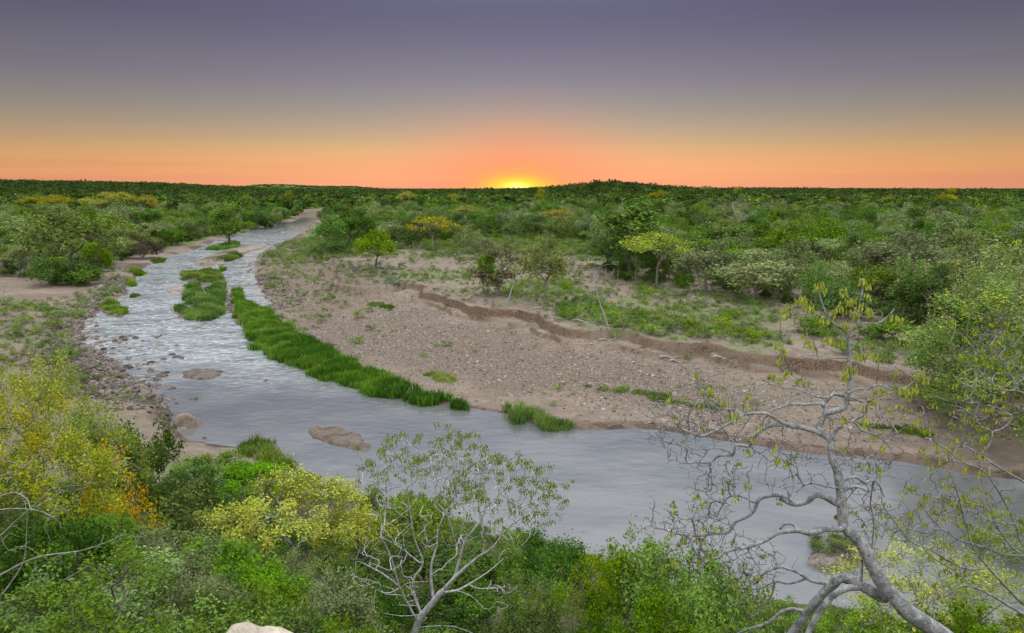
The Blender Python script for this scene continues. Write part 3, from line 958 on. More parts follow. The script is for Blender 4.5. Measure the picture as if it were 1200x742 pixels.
def scatter_group(name, srcs):
    """geometry nodes: instances of srcs on the object's own points"""
    hid = bpy.data.collections.new(name + '_kinds')
    for i, (me, mats) in enumerate(srcs):
        o = bpy.data.objects.new('%03d_%s' % (i, name), me)
        hid.objects.link(o)
        if mats is not None and len(o.material_slots):
            for s_, mt in zip(o.material_slots, mats):
                s_.link = 'OBJECT'; s_.material = mt
    ng = bpy.data.node_groups.new(name, 'GeometryNodeTree')
    ng.interface.new_socket('Geometry', in_out='INPUT', socket_type='NodeSocketGeometry')
    ng.interface.new_socket('Geometry', in_out='OUTPUT', socket_type='NodeSocketGeometry')
    n = ng.nodes.new
    gi, go = n('NodeGroupInput'), n('NodeGroupOutput')
    ci = n('GeometryNodeCollectionInfo'); ci.inputs[0].default_value = hid; ci.inputs[1].default_value = True; ci.inputs[2].default_value = True
    ip = n('GeometryNodeInstanceOnPoints'); ip.inputs['Pick Instance'].default_value = True

    def na(nm, typ):
        q = n('GeometryNodeInputNamedAttribute'); q.data_type = typ; q.inputs[0].default_value = nm
        return q.outputs[0]
    ng.links.new(gi.outputs[0], ip.inputs['Points']); ng.links.new(ci.outputs[0], ip.inputs['Instance'])
    ng.links.new(na('pick', 'INT'), ip.inputs['Instance Index'])
    ng.links.new(na('rt', 'FLOAT_VECTOR'), ip.inputs['Rotation'])
    ng.links.new(na('sc', 'FLOAT_VECTOR'), ip.inputs['Scale'])
    ng.links.new(ip.outputs[0], go.inputs[0])
    return ng


def scatter(name, pts, sc, rt, pick, srcs):
    me = bpy.data.meshes.new(name)
    me.vertices.add(len(pts)); me.vertices.foreach_set('co', np.ascontiguousarray(pts, np.float32).ravel())
    a = me.attributes.new('sc', 'FLOAT_VECTOR', 'POINT'); a.data.foreach_set('vector', np.ascontiguousarray(sc, np.float32).ravel())
    a = me.attributes.new('rt', 'FLOAT_VECTOR', 'POINT'); a.data.foreach_set('vector', np.ascontiguousarray(rt, np.float32).ravel())
    a = me.attributes.new('pick', 'INT', 'POINT'); a.data.foreach_set('value', np.ascontiguousarray(pick, np.int32))
    o = bpy.data.objects.new(name, me); COL.objects.link(o)
    md = o.modifiers.new('scatter', 'NODES'); md.node_group = scatter_group(name, srcs)
    o['kind'] = 'stuff'
    return o


def join_pair(pair, name):
    """trunk + crown as one two-material mesh, for the mass"""
    out_v, out_f, lv, mi = [], [], [], []
    off = 0
    for k, me in enumerate(pair):
        v = np.empty(len(me.vertices) * 3, np.float32); me.vertices.foreach_get('co', v); v = v.reshape(-1, 3)
        f = np.empty(len(me.loops), np.int32); me.loops.foreach_get('vertex_index', f); f = f.reshape(-1, 4)
        if k == 0:   # drop the twigs
            pass
        out_v.append(v); out_f.append(f + off); off += len(v)
        mi.append(np.full(len(f), k))
        if k == 1:
            a = np.empty(len(v), np.float32); me.attributes['lv'].data.foreach_get('value', a); lv.append(a)
        else: lv.append(np.zeros(len(v)))
    me = mesh_np(name, np.vstack(out_v), np.vstack(out_f), {'lv': np.concatenate(lv)}, False)
    me.materials.append(None); me.materials.append(None)
    me.polygons.foreach_set('material_index', np.concatenate(mi).astype(np.int32))
    return me


def far_crown(seed, n, w, h, leaf, nl=7):
    rng = np.random.default_rng(seed)
    P = lobes(rng, n, w, h, 1.0, nl, 'round')
    me = leaves('far_crown', P, 3, .25 * leaf, leaf, rng, .9, np.array([0, 0, h * .3]), .9)
    me.materials.append(FM['midfar'])
    return me


REGION = [(-1e9, 'on the left bank'), (-55, 'beside the upper river'), (-8, 'behind the open scrub'), (45, 'behind the plateau wood edge'), (95, 'towards the right edge of the wood')]
CATN = {'paleolive': 'pale olive', 'green': 'mid-green', 'deep': 'dark green', 'olive': 'pale olive', 'grey': 'grey-green', 'bright': 'fresh green', 'blue': 'blue-grey', 'yellowgreen': 'yellow-green', 'brown': 'grey-brown'}


def build_forest():
    rng = np.random.default_rng(11)
    x, y = band(80, 460, 6.3, seed=3)
    keep = np.ones(len(x), bool)
    for hx, hy, hr in TREES:
        keep &= np.hypot(x - hx, y - hy) > min(hr * .8, 4.5)
    keep &= ~((np.hypot(x, y) < 230) & (rng.random(len(x)) < .08))
    x, y = x[keep], y[keep]
    o = np.argsort(np.hypot(x, y)); x, y = x[o], y[o]
    z = terrain(x, y)
    n1 = 225
    names = ['round0', 'round1', 'round2', 'round3', 'tall0', 'tall1', 'flat0', 'flat1', 'bush0', 'bush1', 'bush2', 'airy0']
    mats = ['green', 'grey', 'deep', 'olive', 'bright']
    # individuals: species stay in loose stands
    for i in range(n1):
        nz_ = float(vnoise(np.array([x[i]]), np.array([y[i]]), 26, 5)[0]) + rng.normal(0, .22)
        mat = 'deep' if nz_ < -.3 else 'green' if nz_ < .06 else 'grey' if nz_ < .33 else 'paleolive'
        if rng.random() < .05: mat = 'bright'
        nm = names[rng.integers(len(names))]
        s = .62 + .42 * rng.random() + (.25 if rng.random() < .12 else 0)
        sz = s * rng.uniform(.8, 1.1)
        reg = [t for lim, t in REGION if x[i] * 150 / y[i] > lim][-1]
        size = 'low' if s < .75 else 'medium-sized' if s < .95 else 'large'
        form = 'flat-topped' if 'flat' in nm else 'upright' if 'tall' in nm or 'airy' in nm else 'bushy' if 'bush' in nm else 'rounded'
        depth = 'front row' if y[i] < 165 else 'middle rows'
        bush = 'bush' in nm
        place_plant('thicket_bush' if bush else 'bushveld_tree', MID[nm], (x[i], y[i], z[i] - .15), (s, s, sz), rng.random() * 6.28, mat, 'mid',
                    '%s %s %s %s %s' % (size, CATN[mat], form, 'bush' if bush else 'tree', reg), 'bush' if bush else 'tree', 'trees of the far woodland')
    # the mass
    x1, y1 = x[n1:], y[n1:]
    srcs = []
    for nm in ('round0', 'round1', 'round2', 'tall0', 'flat1', 'bush1'):
        jm = join_pair(MID[nm], 'wood_' + nm)
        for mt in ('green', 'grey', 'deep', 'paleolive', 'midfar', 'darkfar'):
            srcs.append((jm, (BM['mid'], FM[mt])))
    nb = len(srcs)
    F1 = [far_crown(200 + i, 75, 8.5, 6.5, 1.1) for i in range(3)]
    F2 = [far_crown(220 + i, 50, 30, 7.5, 3.0, 9) for i in range(3)]
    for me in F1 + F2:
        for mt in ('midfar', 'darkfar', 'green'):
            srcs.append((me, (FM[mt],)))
    P, S, Rt, K = [], [], [], []

    def put(x, y, s, pick, sink=.2, zs=1.0):
        n = len(x)
        P.append(np.stack([x, y, terrain(x, y) - sink], 1)); S.append(np.stack([s, s, s * zs * rng.uniform(.75, 1.1, n)], 1))
        Rt.append(np.stack([np.zeros(n), np.zeros(n), rng.random(n) * 6.28], 1)); K.append(pick)
    nn = vnoise(x1, y1, 34, 5) + rng.normal(0, .2, len(x1))
    mi = np.where(nn < -.32, 2, np.where(nn < .06, 0, np.where(nn < .33, 1, 3)))
    dark = rng.random(len(x1)) < ss(230, 500, y1) * .65  # distance dimming painted in by picking the darkened leaves more often
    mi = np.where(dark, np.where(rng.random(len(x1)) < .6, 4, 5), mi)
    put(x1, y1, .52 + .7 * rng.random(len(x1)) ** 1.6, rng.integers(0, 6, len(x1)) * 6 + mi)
    xu, yu = band(80, 330, 3.6, seed=13)
    k = rng.random(len(xu)) < .75; xu, yu = xu[k], yu[k]
    put(xu, yu, rng.uniform(.22, .5, len(xu)), 5 * 6 + rng.choice([0, 2, 2, 4], len(xu)), .1)
    x2, y2 = band(460, 1500, 8.2, az=.74, seed=5)
    big = rng.random(len(x2))
    d2 = np.where(rng.random(len(x2)) < ss(500, 1300, y2) * .7 + .1, 1, np.where(rng.random(len(x2)) < .85, 0, 2))  # share of darkened leaves keeps rising with distance
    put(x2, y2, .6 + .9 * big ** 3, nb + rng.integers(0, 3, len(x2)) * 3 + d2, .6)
    x3, y3 = band(1500, 6500, 26, az=.72, seed=6)
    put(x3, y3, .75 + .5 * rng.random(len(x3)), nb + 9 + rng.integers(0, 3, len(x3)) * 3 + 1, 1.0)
    x4, y4 = band(1400, 2700, 9, az=.70, seed=8)   # crowns on the hills that make the skyline
    zz = terrain(x4, y4); k = rng.random(len(x4)) < .35
    x4, y4 = x4[k], y4[k]
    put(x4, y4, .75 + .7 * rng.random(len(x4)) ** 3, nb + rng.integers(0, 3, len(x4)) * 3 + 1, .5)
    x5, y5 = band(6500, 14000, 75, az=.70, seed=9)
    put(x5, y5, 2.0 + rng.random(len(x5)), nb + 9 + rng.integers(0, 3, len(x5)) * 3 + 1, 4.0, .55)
    o = scatter('woodland', np.vstack(P), np.vstack(S), np.vstack(Rt), np.concatenate(K), srcs)
    tag(o, 'endless dark green bushveld wood rolling to the hills on the horizon', 'woodland', kind='stuff')


build_forest()


# ------------------------------------------------------------------ rocks
def rock_mesh(name, seed, sub=3, flat=.6, rough=.25, plates=False):
    import bmesh
    rng = np.random.default_rng(seed)
    bm = bmesh.new(); bmesh.ops.create_icosphere(bm, subdivisions=sub, radius=1.0)
    v = np.array([q.co[:] for q in bm.verts])
    off = rng.random(3) * 50
    # chip the ball with random planes, then roughen
    for _ in range(11):
        n = rng.normal(0, 1, 3); n /= np.linalg.norm(n); h = rng.uniform(.62, .9)
        d = v @ n; k = d > h; v[k] -= np.outer(d[k] - h, n) * .92
    nz_ = fbm(v[:, 0] + off[0] + v[:, 2] * .7, v[:, 1] + off[1] - v[:, 2] * .6, .9, 4, seed)
    v *= (1 + nz_ * rough)[:, None]
    v[:, 2] *= flat
    if plates: v[:, 2] = np.round(v[:, 2] / .09) * .09 * .6 + v[:, 2] * .4
    for q, c in zip(bm.verts, v): q.co = c
    me = bpy.data.meshes.new(name); bm.to_mesh(me); bm.free()
    me.polygons.foreach_set('use_smooth', np.full(len(me.polygons), sub > 3, bool))
    return me


ROCKS = [rock_mesh('rock_shape', 300 + i, 3, .5 + .1 * i, .3) for i in range(5)]
PEB = [rock_mesh('pebble_shape', 330 + i, 1, .6, .2) for i in range(4)]


def rock(px, py, wpx, hpx, mat, label, seed=None, depth=1.0, sink=.35, name='river_rock', group=None, rot=None, z0=None, sub=4, plates=False, d=None):
    me = rock_mesh(name + '_shape', seed, sub, 1.0, .3, plates) if seed else ROCKS[random.randrange(5)]
    if d is None:
        x, y, z = ground_at(px, py)
        z = max(z, 0) if z0 is None else z0
    else:
        q = at_dist(px, py, d); x, y, z = q
    m = y / F_PX
    w = wpx * m * .5
    hz = hpx * m * .9
    r = link(name, me, RM[mat], None, (x, y, z - hz * sink + (0 if d is None else 0)))
    r.scale = (w, w * depth, hz); r.rotation_euler = (0, 0, random.random() * 6.28 if rot is None else rot)
    return tag(r, label, 'rock', group)


rock(219, 500, 44, 21, 'slab2', 'rounded brown boulder with a ledge, at the tip of the sand spit', 401, .75, .25, 'boulder', rot=.1, z0=0)
# flat slab lying in mid river
sl = up_poly([(361, 501), (372, 498), (400, 501), (420, 506), (428, 512), (433, 524), (428, 529), (410, 525), (388, 518), (368, 512), (360, 508)], .1)


def slab(name, poly, h, mat, label, seed, nsub=26):
    rng = np.random.default_rng(seed)
    c = poly.mean(0)
    mn, mx_ = poly.min(0) - .3, poly.max(0) + .3
    n = nsub * 3
    gx, gy = np.meshgrid(np.linspace(mn[0], mx_[0], n), np.linspace(mn[1], mx_[1], n), indexing='ij')
    x, y = gx.ravel(), gy.ravel()
    s = sdf(x + fbm(x, y, .9, 3, seed) * .35, y + fbm(x, y, .9, 3, seed + 1) * .5, poly)
    z = h * ss(.15, -.55, s) * (1 + .45 * fbm(x, y, 2.2, 5, seed + 2)) - .25 * ss(-.1, .25, s) + .06 * fbm(x, y, .5, 3, seed + 3)
    st = .07; z = np.where(z > .02, np.round(z / st) * st * .55 + z * .45, z)
    i = np.arange(n - 1)[:, None] * n + np.arange(n - 1)[None]
    f = np.stack([i, i + n, i + n + 1, i + 1], -1).reshape(-1, 4)
    f = f[(s[f] < .35).any(1)]
    us = np.unique(f); mp_ = np.zeros(len(x), int); mp_[us] = np.arange(len(us))
    me = mesh_np(name, np.stack([x - c[0], y - c[1], z], 1)[us], mp_[f])
    return tag(link(name, me, RM[mat], None, (c[0], c[1], 0)), label, 'rock')


slab('flat_rock', sl, .2, 'slab2', 'long flat grey-brown slab lying in the middle of the river', 5)
slab('rock_shelf', up_poly([(214, 436), (226, 433), (245, 432), (262, 435), (258, 440), (243, 445), (228, 444), (216, 441)], .1), .28, 'dark', 'low dark rock shelf in the water right of the rocky left bank', 9)
slab('rock_shelf', up_poly([(275, 295), (290, 290), (310, 286), (314, 288), (306, 292), (288, 296), (278, 298)], .1), .5, 'slab', 'pale rock shelf at the downstream end of the tree island', 12)
slab('rock_shelf', up_poly([(193, 338), (205, 334), (218, 335), (228, 337), (216, 341), (198, 342)], .1), .3, 'dark', 'thin dark rock shelf left of the reed islands', 14)
slab('rock_mound', up_poly([(948, 652), (965, 645), (990, 646), (1008, 654), (1000, 664), (975, 667), (955, 662)], .1), .5, 'dark', 'dark earth and rock mound in the water under a small olive bush', 17)
# granite lip below the viewpoint
g_ = rock(296, 742, 190, 60, 'pale', 'pale weathered granite boulder poking up at the bottom of the view', 402, 1.0, .0, 'granite_boulder', rot=.4, d=7.2, sub=5)
g_.location.z = 18 - 7.2 * math.tan(math.radians(9.81 + math.degrees(math.atan((724 - 371) / 867)))) - 1.42
g_.scale = (.92, .95, 1.22)
rock(240, 513, 10, 5, 'brown', 'small brown stone on the wet sand spit below the boulder', None, .8)


def with_mat(me):
    if not me.materials: me.materials.append(RM['cobble'])
    return me


def river_rocks():
    rng = np.random.default_rng(21)
    L_ = []
    # clusters: (px, py, spread x, spread y, count, size px lo/hi, mat, where)
    cl = [(150, 455, 42, 22, 95, 4, 10, 'dark', 'on the rocky shelf of the left bank'), (120, 425, 22, 16, 34, 3, 8, 'dark', 'at the upper end of the left rock shelf'),
          (145, 402, 40, 6, 26, 3, 7, 'dark', 'breaking the shallow water off the left bank'), (172, 424, 26, 5, 18, 4, 9, 'dark', 'in the shallows beside the left rock shelf'),
          (200, 464, 9, 16, 10, 3, 8, 'dark', 'in the water at the edge of the left rock shelf'), (110, 385, 10, 22, 22, 3, 6, 'brown', 'along the left waterline'),
          (250, 344, 10, 4, 6, 2, 4, 'dark', 'in the rapids between the reed islands'), (300, 312, 16, 14, 22, 2, 5, 'dark', 'along the broken right channel upstream'),
          (318, 345, 12, 14, 22, 2, 5, 'brown', 'around the side pool of the right bank'), (250, 288, 26, 4, 14, 2, 5, 'dark', 'around the tree island'),
          (330, 268, 22, 6, 12, 2, 4, 'dark', 'in the upper river reach'), (310, 443, 8, 2, 5, 2, 4, 'dark', 'in midstream before the reed strip'),
          (110, 345, 30, 20, 16, 2, 5, 'brown', 'scattered on the left sand bank')]
    specs = []
    for cx, cy, sx, sy, n, a, b, mat, where in cl:
        a, b, n = a * 1.35, b * 1.5, int(n * 2.6 if mat == 'dark' and n > 20 else n * 1.3)
        for k in range(n):
            px = cx + rng.normal(0, .55) * sx; py = cy + rng.normal(0, .55) * sy
            w = a + (b - a) * rng.random() ** 1.6
            specs.append((w, px, py, w * rng.uniform(.42, .7), mat, '%s %s stone %s' % ('small' if w < a + (b - a) * .4 else 'larger', 'dark angular' if mat == 'dark' else 'brown', where), rng.uniform(.6, 1)))
    specs.sort(key=lambda t: -t[0])
    for w, px, py, h, mat, lab, dp in specs[:282]:
        rock(px, py, w, h, mat, lab, None, dp, .3, 'river_rock', 'stones along the river')
    rest = specs[282:]
    q = up(np.array([t[1] for t in rest]), np.array([t[2] for t in rest]), .3)
    z = np.maximum(terrain(q[:, 0], q[:, 1]), 0); m_ = q[:, 1] / F_PX
    wv = np.array([t[0] for t in rest]) * m_ * .5; hv = np.array([t[3] for t in rest]) * m_ * .9; n = len(rest)
    o = scatter('small_stones', np.column_stack([q[:, :2], z - hv * .3]), np.stack([wv, wv * .8, hv], 1), rng.uniform(0, 6.28, (n, 1)) * np.array([[0, 0, 1]]),
                rng.integers(0, 10, n), [(with_mat(m), (mt,)) for m in ROCKS for mt in (RM['dark'], RM['brown'])])
    tag(o, 'small dark stones littering the left rock shelf and the shallows', 'stones', kind='stuff')


river_rocks()


def gravel_beds():
    rng = np.random.default_rng(31)
    P = []
    for g_, n in ((GRAVEL[0], 17000), (GRAVEL[1], 36000)):
        mn, mx_ = g_.min(0) - 5, g_.max(0) + 5
        q = rng.uniform(mn, mx_, (n * 3, 2))
        d = sdf(q[:, 0] + fbm(q[:, 0], q[:, 1], 6, 3, 5) * 6, q[:, 1] + fbm(q[:, 0], q[:, 1], 6, 3, 6) * 6, g_)
        q = q[rng.random(len(q)) < ss(7, -6, d)][:n]
        P.append(q)
    q = rng.uniform([-75, 58], [70, 190], (70000, 2))      # loose stones elsewhere
    s = sd_water(q[:, 0], q[:, 1]); p = -sdf(q[:, 0], q[:, 1], PLATEAU)
    k = (s > .3) & (p < 3) & (rng.random(len(q)) < .12 + .3 * (vnoise(q[:, 0], q[:, 1], 9, 77) > .1) + .35 * (q[:, 0] < -28) * (s < 12))
    P.append(q[k][:20000])
    q = rng.uniform([5, 40], [75, 110], (60000, 2))        # pebbly skirt of the lower bar
    s = sd_water(q[:, 0], q[:, 1]); p = -sdf(q[:, 0], q[:, 1], PLATEAU)
    k = (s > .2) & (p < -1) & (q[:, 1] > 50) & (rng.random(len(q)) < .45 + .5 * (fbm(q[:, 0], q[:, 1], 4, 2, 78) > 0))
    P.append(q[k][:20000])
    nbig = sum(len(q_) for q_ in P)
    mn, mx_ = ROCKZONE.min(0) - 4, ROCKZONE.max(0) + 4      # broken slabs of the left shelf
    q = rng.uniform(mn, mx_, (9000, 2)); d = sdf(q[:, 0], q[:, 1], ROCKZONE)
    P.append(q[rng.random(len(q)) < ss(3, -2, d) * .8])
    q = rng.uniform([-80, 60], [-25, 150], (30000, 2)); w_ = sd_water(q[:, 0], q[:, 1])
    P.append(q[(w_ > -.8) & (w_ < 5) & (rng.random(len(q)) < .7)][:5000])
    P = np.vstack(P); z = terrain(P[:, 0], P[:, 1]); n = len(P)
    isbig = np.arange(n) >= nbig
    kk = z > -.12; P = P[kk]; isbig = isbig[kk]; z = z[kk]; n = len(P)
    s = np.exp(rng.normal(math.log(.066), .42, n)).clip(.035, .26)
    s = np.where(isbig, np.exp(rng.normal(math.log(.2), .4, n)).clip(.1, .5), s)
    sc = np.stack([s * rng.uniform(.8, 1.4, n), s, s * .8], 1)
    pick = np.where(isbig, rng.integers(0, 4, n) * 4 + 3, rng.integers(0, 4, n) * 4 + rng.integers(0, 3, n))
    o = scatter('gravel', np.column_stack([P, z]), sc, rng.uniform(0, 6.28, (n, 3)) * np.array([.1, .1, 1]), pick,
                [(m_, None) for m_ in []] or [(pm_, (mt,)) for pm_ in [with_mat(p_) for p_ in PEB] for mt in (RM['cobble'], RM['cobble2'], RM['brown'], RM['dark'])])
    tag(o, 'grey cobbles and gravel strewn over the sand bars', 'gravel', kind='stuff')


gravel_beds()


# ------------------------------------------------------------------ reeds and ground plants
def blades(name, pts, hts, rng, per=26, spread=.16, width=.022, lean=.35):
    n = len(pts)
    idx = np.repeat(np.arange(n), per); m = len(idx)
    b = pts[idx].copy(); b[:, :2] += rng.normal(0, spread, (m, 2))
    a = rng.random(m) * 6.28; ln = lean * rng.random(m) ** .7
    h = hts[idx] * rng.uniform(.55, 1.1, m)
    d = np.stack([np.cos(a) * ln, np.sin(a) * ln, np.ones(m)], 1)
    a2 = rng.random(m) * 3.14
    w = np.stack([np.cos(a2), np.sin(a2), np.zeros(m)], 1) * width
    mid_ = b + d * h[:, None] * .55
    tip = b + (d * np.array([1.9, 1.9, .97])) * h[:, None]
    v = np.stack([b - w, b + w, mid_ + w * .9, mid_ - w * .9, mid_ - w * .9, mid_ + w * .9, tip + w * .2, tip - w * .2], 1).reshape(-1, 3)
    f = np.arange(m * 8).reshape(-1, 4)
    cl = (np.clip(.5 + 1.3 * fbm(pts[:, 0], pts[:, 1], 2.2, 3, 19), 0, 1) * .6)[idx] + rng.random(m) * .4
    return mesh_np(name, v, f, {'lv': np.repeat(cl, 8)}, False)


def fill_poly(poly, dens, rng, warp=.5):
    mn, mx_ = poly.min(0), poly.max(0)
    n = int((mx_ - mn).prod() * dens)
    q = rng.uniform(mn, mx_, (n, 2))
    d = sdf(q[:, 0] + fbm(q[:, 0], q[:, 1], 2.5, 3, 7) * warp * 2.4, q[:, 1] + fbm(q[:, 0], q[:, 1], 2.5, 3, 8) * warp * 3, poly)
    return q[(d < -.12) & (fbm(q[:, 0], q[:, 1], 1.6, 3, 15) < .36 - .12 * (d > -.8))]


def reed_bed(name, poly, h, label, rng, dens=7, per=24, width=.03):
    q = fill_poly(poly, dens, rng)
    if len(q) < 3: return
    z = np.maximum(terrain(q[:, 0], q[:, 1]), -.05)
    hh = h * (.5 + 1.0 * (vnoise(q[:, 0], q[:, 1], 1.7, 3) + .5)) * rng.uniform(.8, 1.1, len(q))
    o = link(name, blades(name, np.column_stack([q, z]), hh, rng, per, .2, width), FM['reed'])
    tag(o, label, 'reeds', kind='stuff')


def build_reeds():
    rng = np.random.default_rng(41)
    strip = up_poly([(275, 341), (281, 340), (284, 352), (297, 354), (300, 361), (308, 364), (322, 375), (338, 387), (356, 399), (378, 408), (402, 421), (430, 432), (452, 441),
                     (480, 453), (510, 463), (540, 472), (557, 479), (545, 480), (520, 475), (480, 470), (440, 461), (400, 449), (365, 436), (330, 422), (300, 407), (290, 393), (285, 381), (276, 368), (274, 353)], .2)
    reed_bed('reed_bed', strip, .78, 'long ribbon of bright green reeds along the right edge of the river', rng, 9, 24, .035)
    reed_bed('reed_bed', up_poly([(583, 480), (600, 481), (630, 485), (655, 491), (672, 498), (670, 503), (640, 500), (605, 491), (585, 485)], .15), .75, 'short strip of green reeds at the tip of the gravel bar', rng, 12, 26, .028)
    reed_bed('reed_bed', ISL_A * 1.0, .78, 'larger green reed island in the middle of the rapids', rng, 7, 22, .045)
    reed_bed('reed_bed', up_poly(z3([(170, 222), (180, 262), (215, 266), (250, 250), (300, 282), (420, 284), (440, 250), (420, 215), (350, 205), (300, 225), (230, 218)]), .1), .7, 'smaller ragged reed patch upstream of the larger reed island', rng, 5, 20, .05)
    reed_bed('reed_bed', up_poly(z3([(430, 185), (452, 182), (450, 218), (425, 218)]), .1), .9, 'single narrow reed clump above the small reed patch', rng, 9, 22, .05)
    reed_bed('reed_bed', up_poly(z3([(445, 140), (500, 136), (548, 120), (545, 92), (500, 98), (460, 118)]), .2), .8, 'green reeds on the tree island', rng, 6, 20, .05)
    reed_bed('reed_bed', up_poly(z3([(335, 65), (400, 70), (470, 62), (560, 45), (540, 20), (470, 28), (390, 45)]), .2), .8, 'green reeds behind the trunk of the island tree', rng, 5, 20, .06)
    reed_bed('reed_bed', ISL_D, .75, 'green reed clump in the water off the left bank', rng, 8, 24, .04)
    reed_bed('reed_bed', up_poly(z2([(480, 365), (478, 335), (515, 330), (520, 360)]), .1), .8, 'small round reed tuft left of the reed islands', rng, 8, 22, .045)
    reed_bed('reed_bed', up_poly(z2([(435, 425), (440, 395), (475, 392), (482, 420)]), .1), .7, 'small reed tuft by the left shore', rng, 8, 22, .045)
    reed_bed('reed_bed', up_poly(z2([(462, 488), (470, 468), (505, 465), (510, 485)]), .1), .5, 'tiny reed tuft in open water above the left clump', rng, 8, 22, .04)
    reed_bed('reed_bed', up_poly(z2([(560, 285), (600, 270), (660, 262), (668, 278), (600, 292)]), .1), .6, 'low green reeds on the left shore below the brown bush', rng, 6, 20, .05)
    reed_bed('reed_bed', up_poly(z2([(590, 700), (640, 690), (660, 700), (640, 715), (600, 712)]), .1), .3, 'sparse weeds poking from the midstream shallows', rng, 3, 14, .03)
    reed_bed('reed_bed', up_poly([(215, 463), (224, 461), (231, 468), (226, 472), (217, 468)], .0), .3, 'small tangle of weeds in the water above the boulder', rng, 4, 16, .02)
    reed_bed('reed_bed', up_poly([(280, 521), (292, 516), (308, 517), (322, 527), (336, 541), (346, 553), (330, 553), (306, 540), (288, 530)], .2), .75, 'tall fresh green reeds on the near shore by the sand spit', rng, 14, 30, .025)
    for a, nm in (([(492, 436), (505, 432), (525, 437), (540, 446), (528, 448), (505, 442)], 'bright green grass patch on the bar above the reed ribbon'),
                  ([(680, 450), (720, 452), (770, 460), (820, 470), (860, 478), (850, 482), (780, 468), (720, 459), (684, 455)], 'thin line of green grass along the lower gravel bar'),
                  ([(430, 355), (450, 357), (462, 362), (452, 366), (436, 361)], 'bright green grass patch on the upper stony bar'),
                  ([(1015, 492), (1060, 498), (1095, 506), (1085, 511), (1040, 504), (1012, 498)], 'green grass line on the bar behind the bare grey tree'),
                  ([(232, 362), (246, 352), (262, 350), (258, 360), (240, 368)], 'grass tongue at the rim of the larger reed island')):
        reed_bed('grass_patch', up_poly(a, .5), .35, nm, rng, 7, 22, .03)


build_reeds()

BUSH = [plant('low_shrub', 500 + i, 1.8, 1.1, .1, 30, 6, 'bush', .13, 26, .14, .012, stems=3, trunk=.15, step=.3, bark='mid', k=4) for i in range(4)]


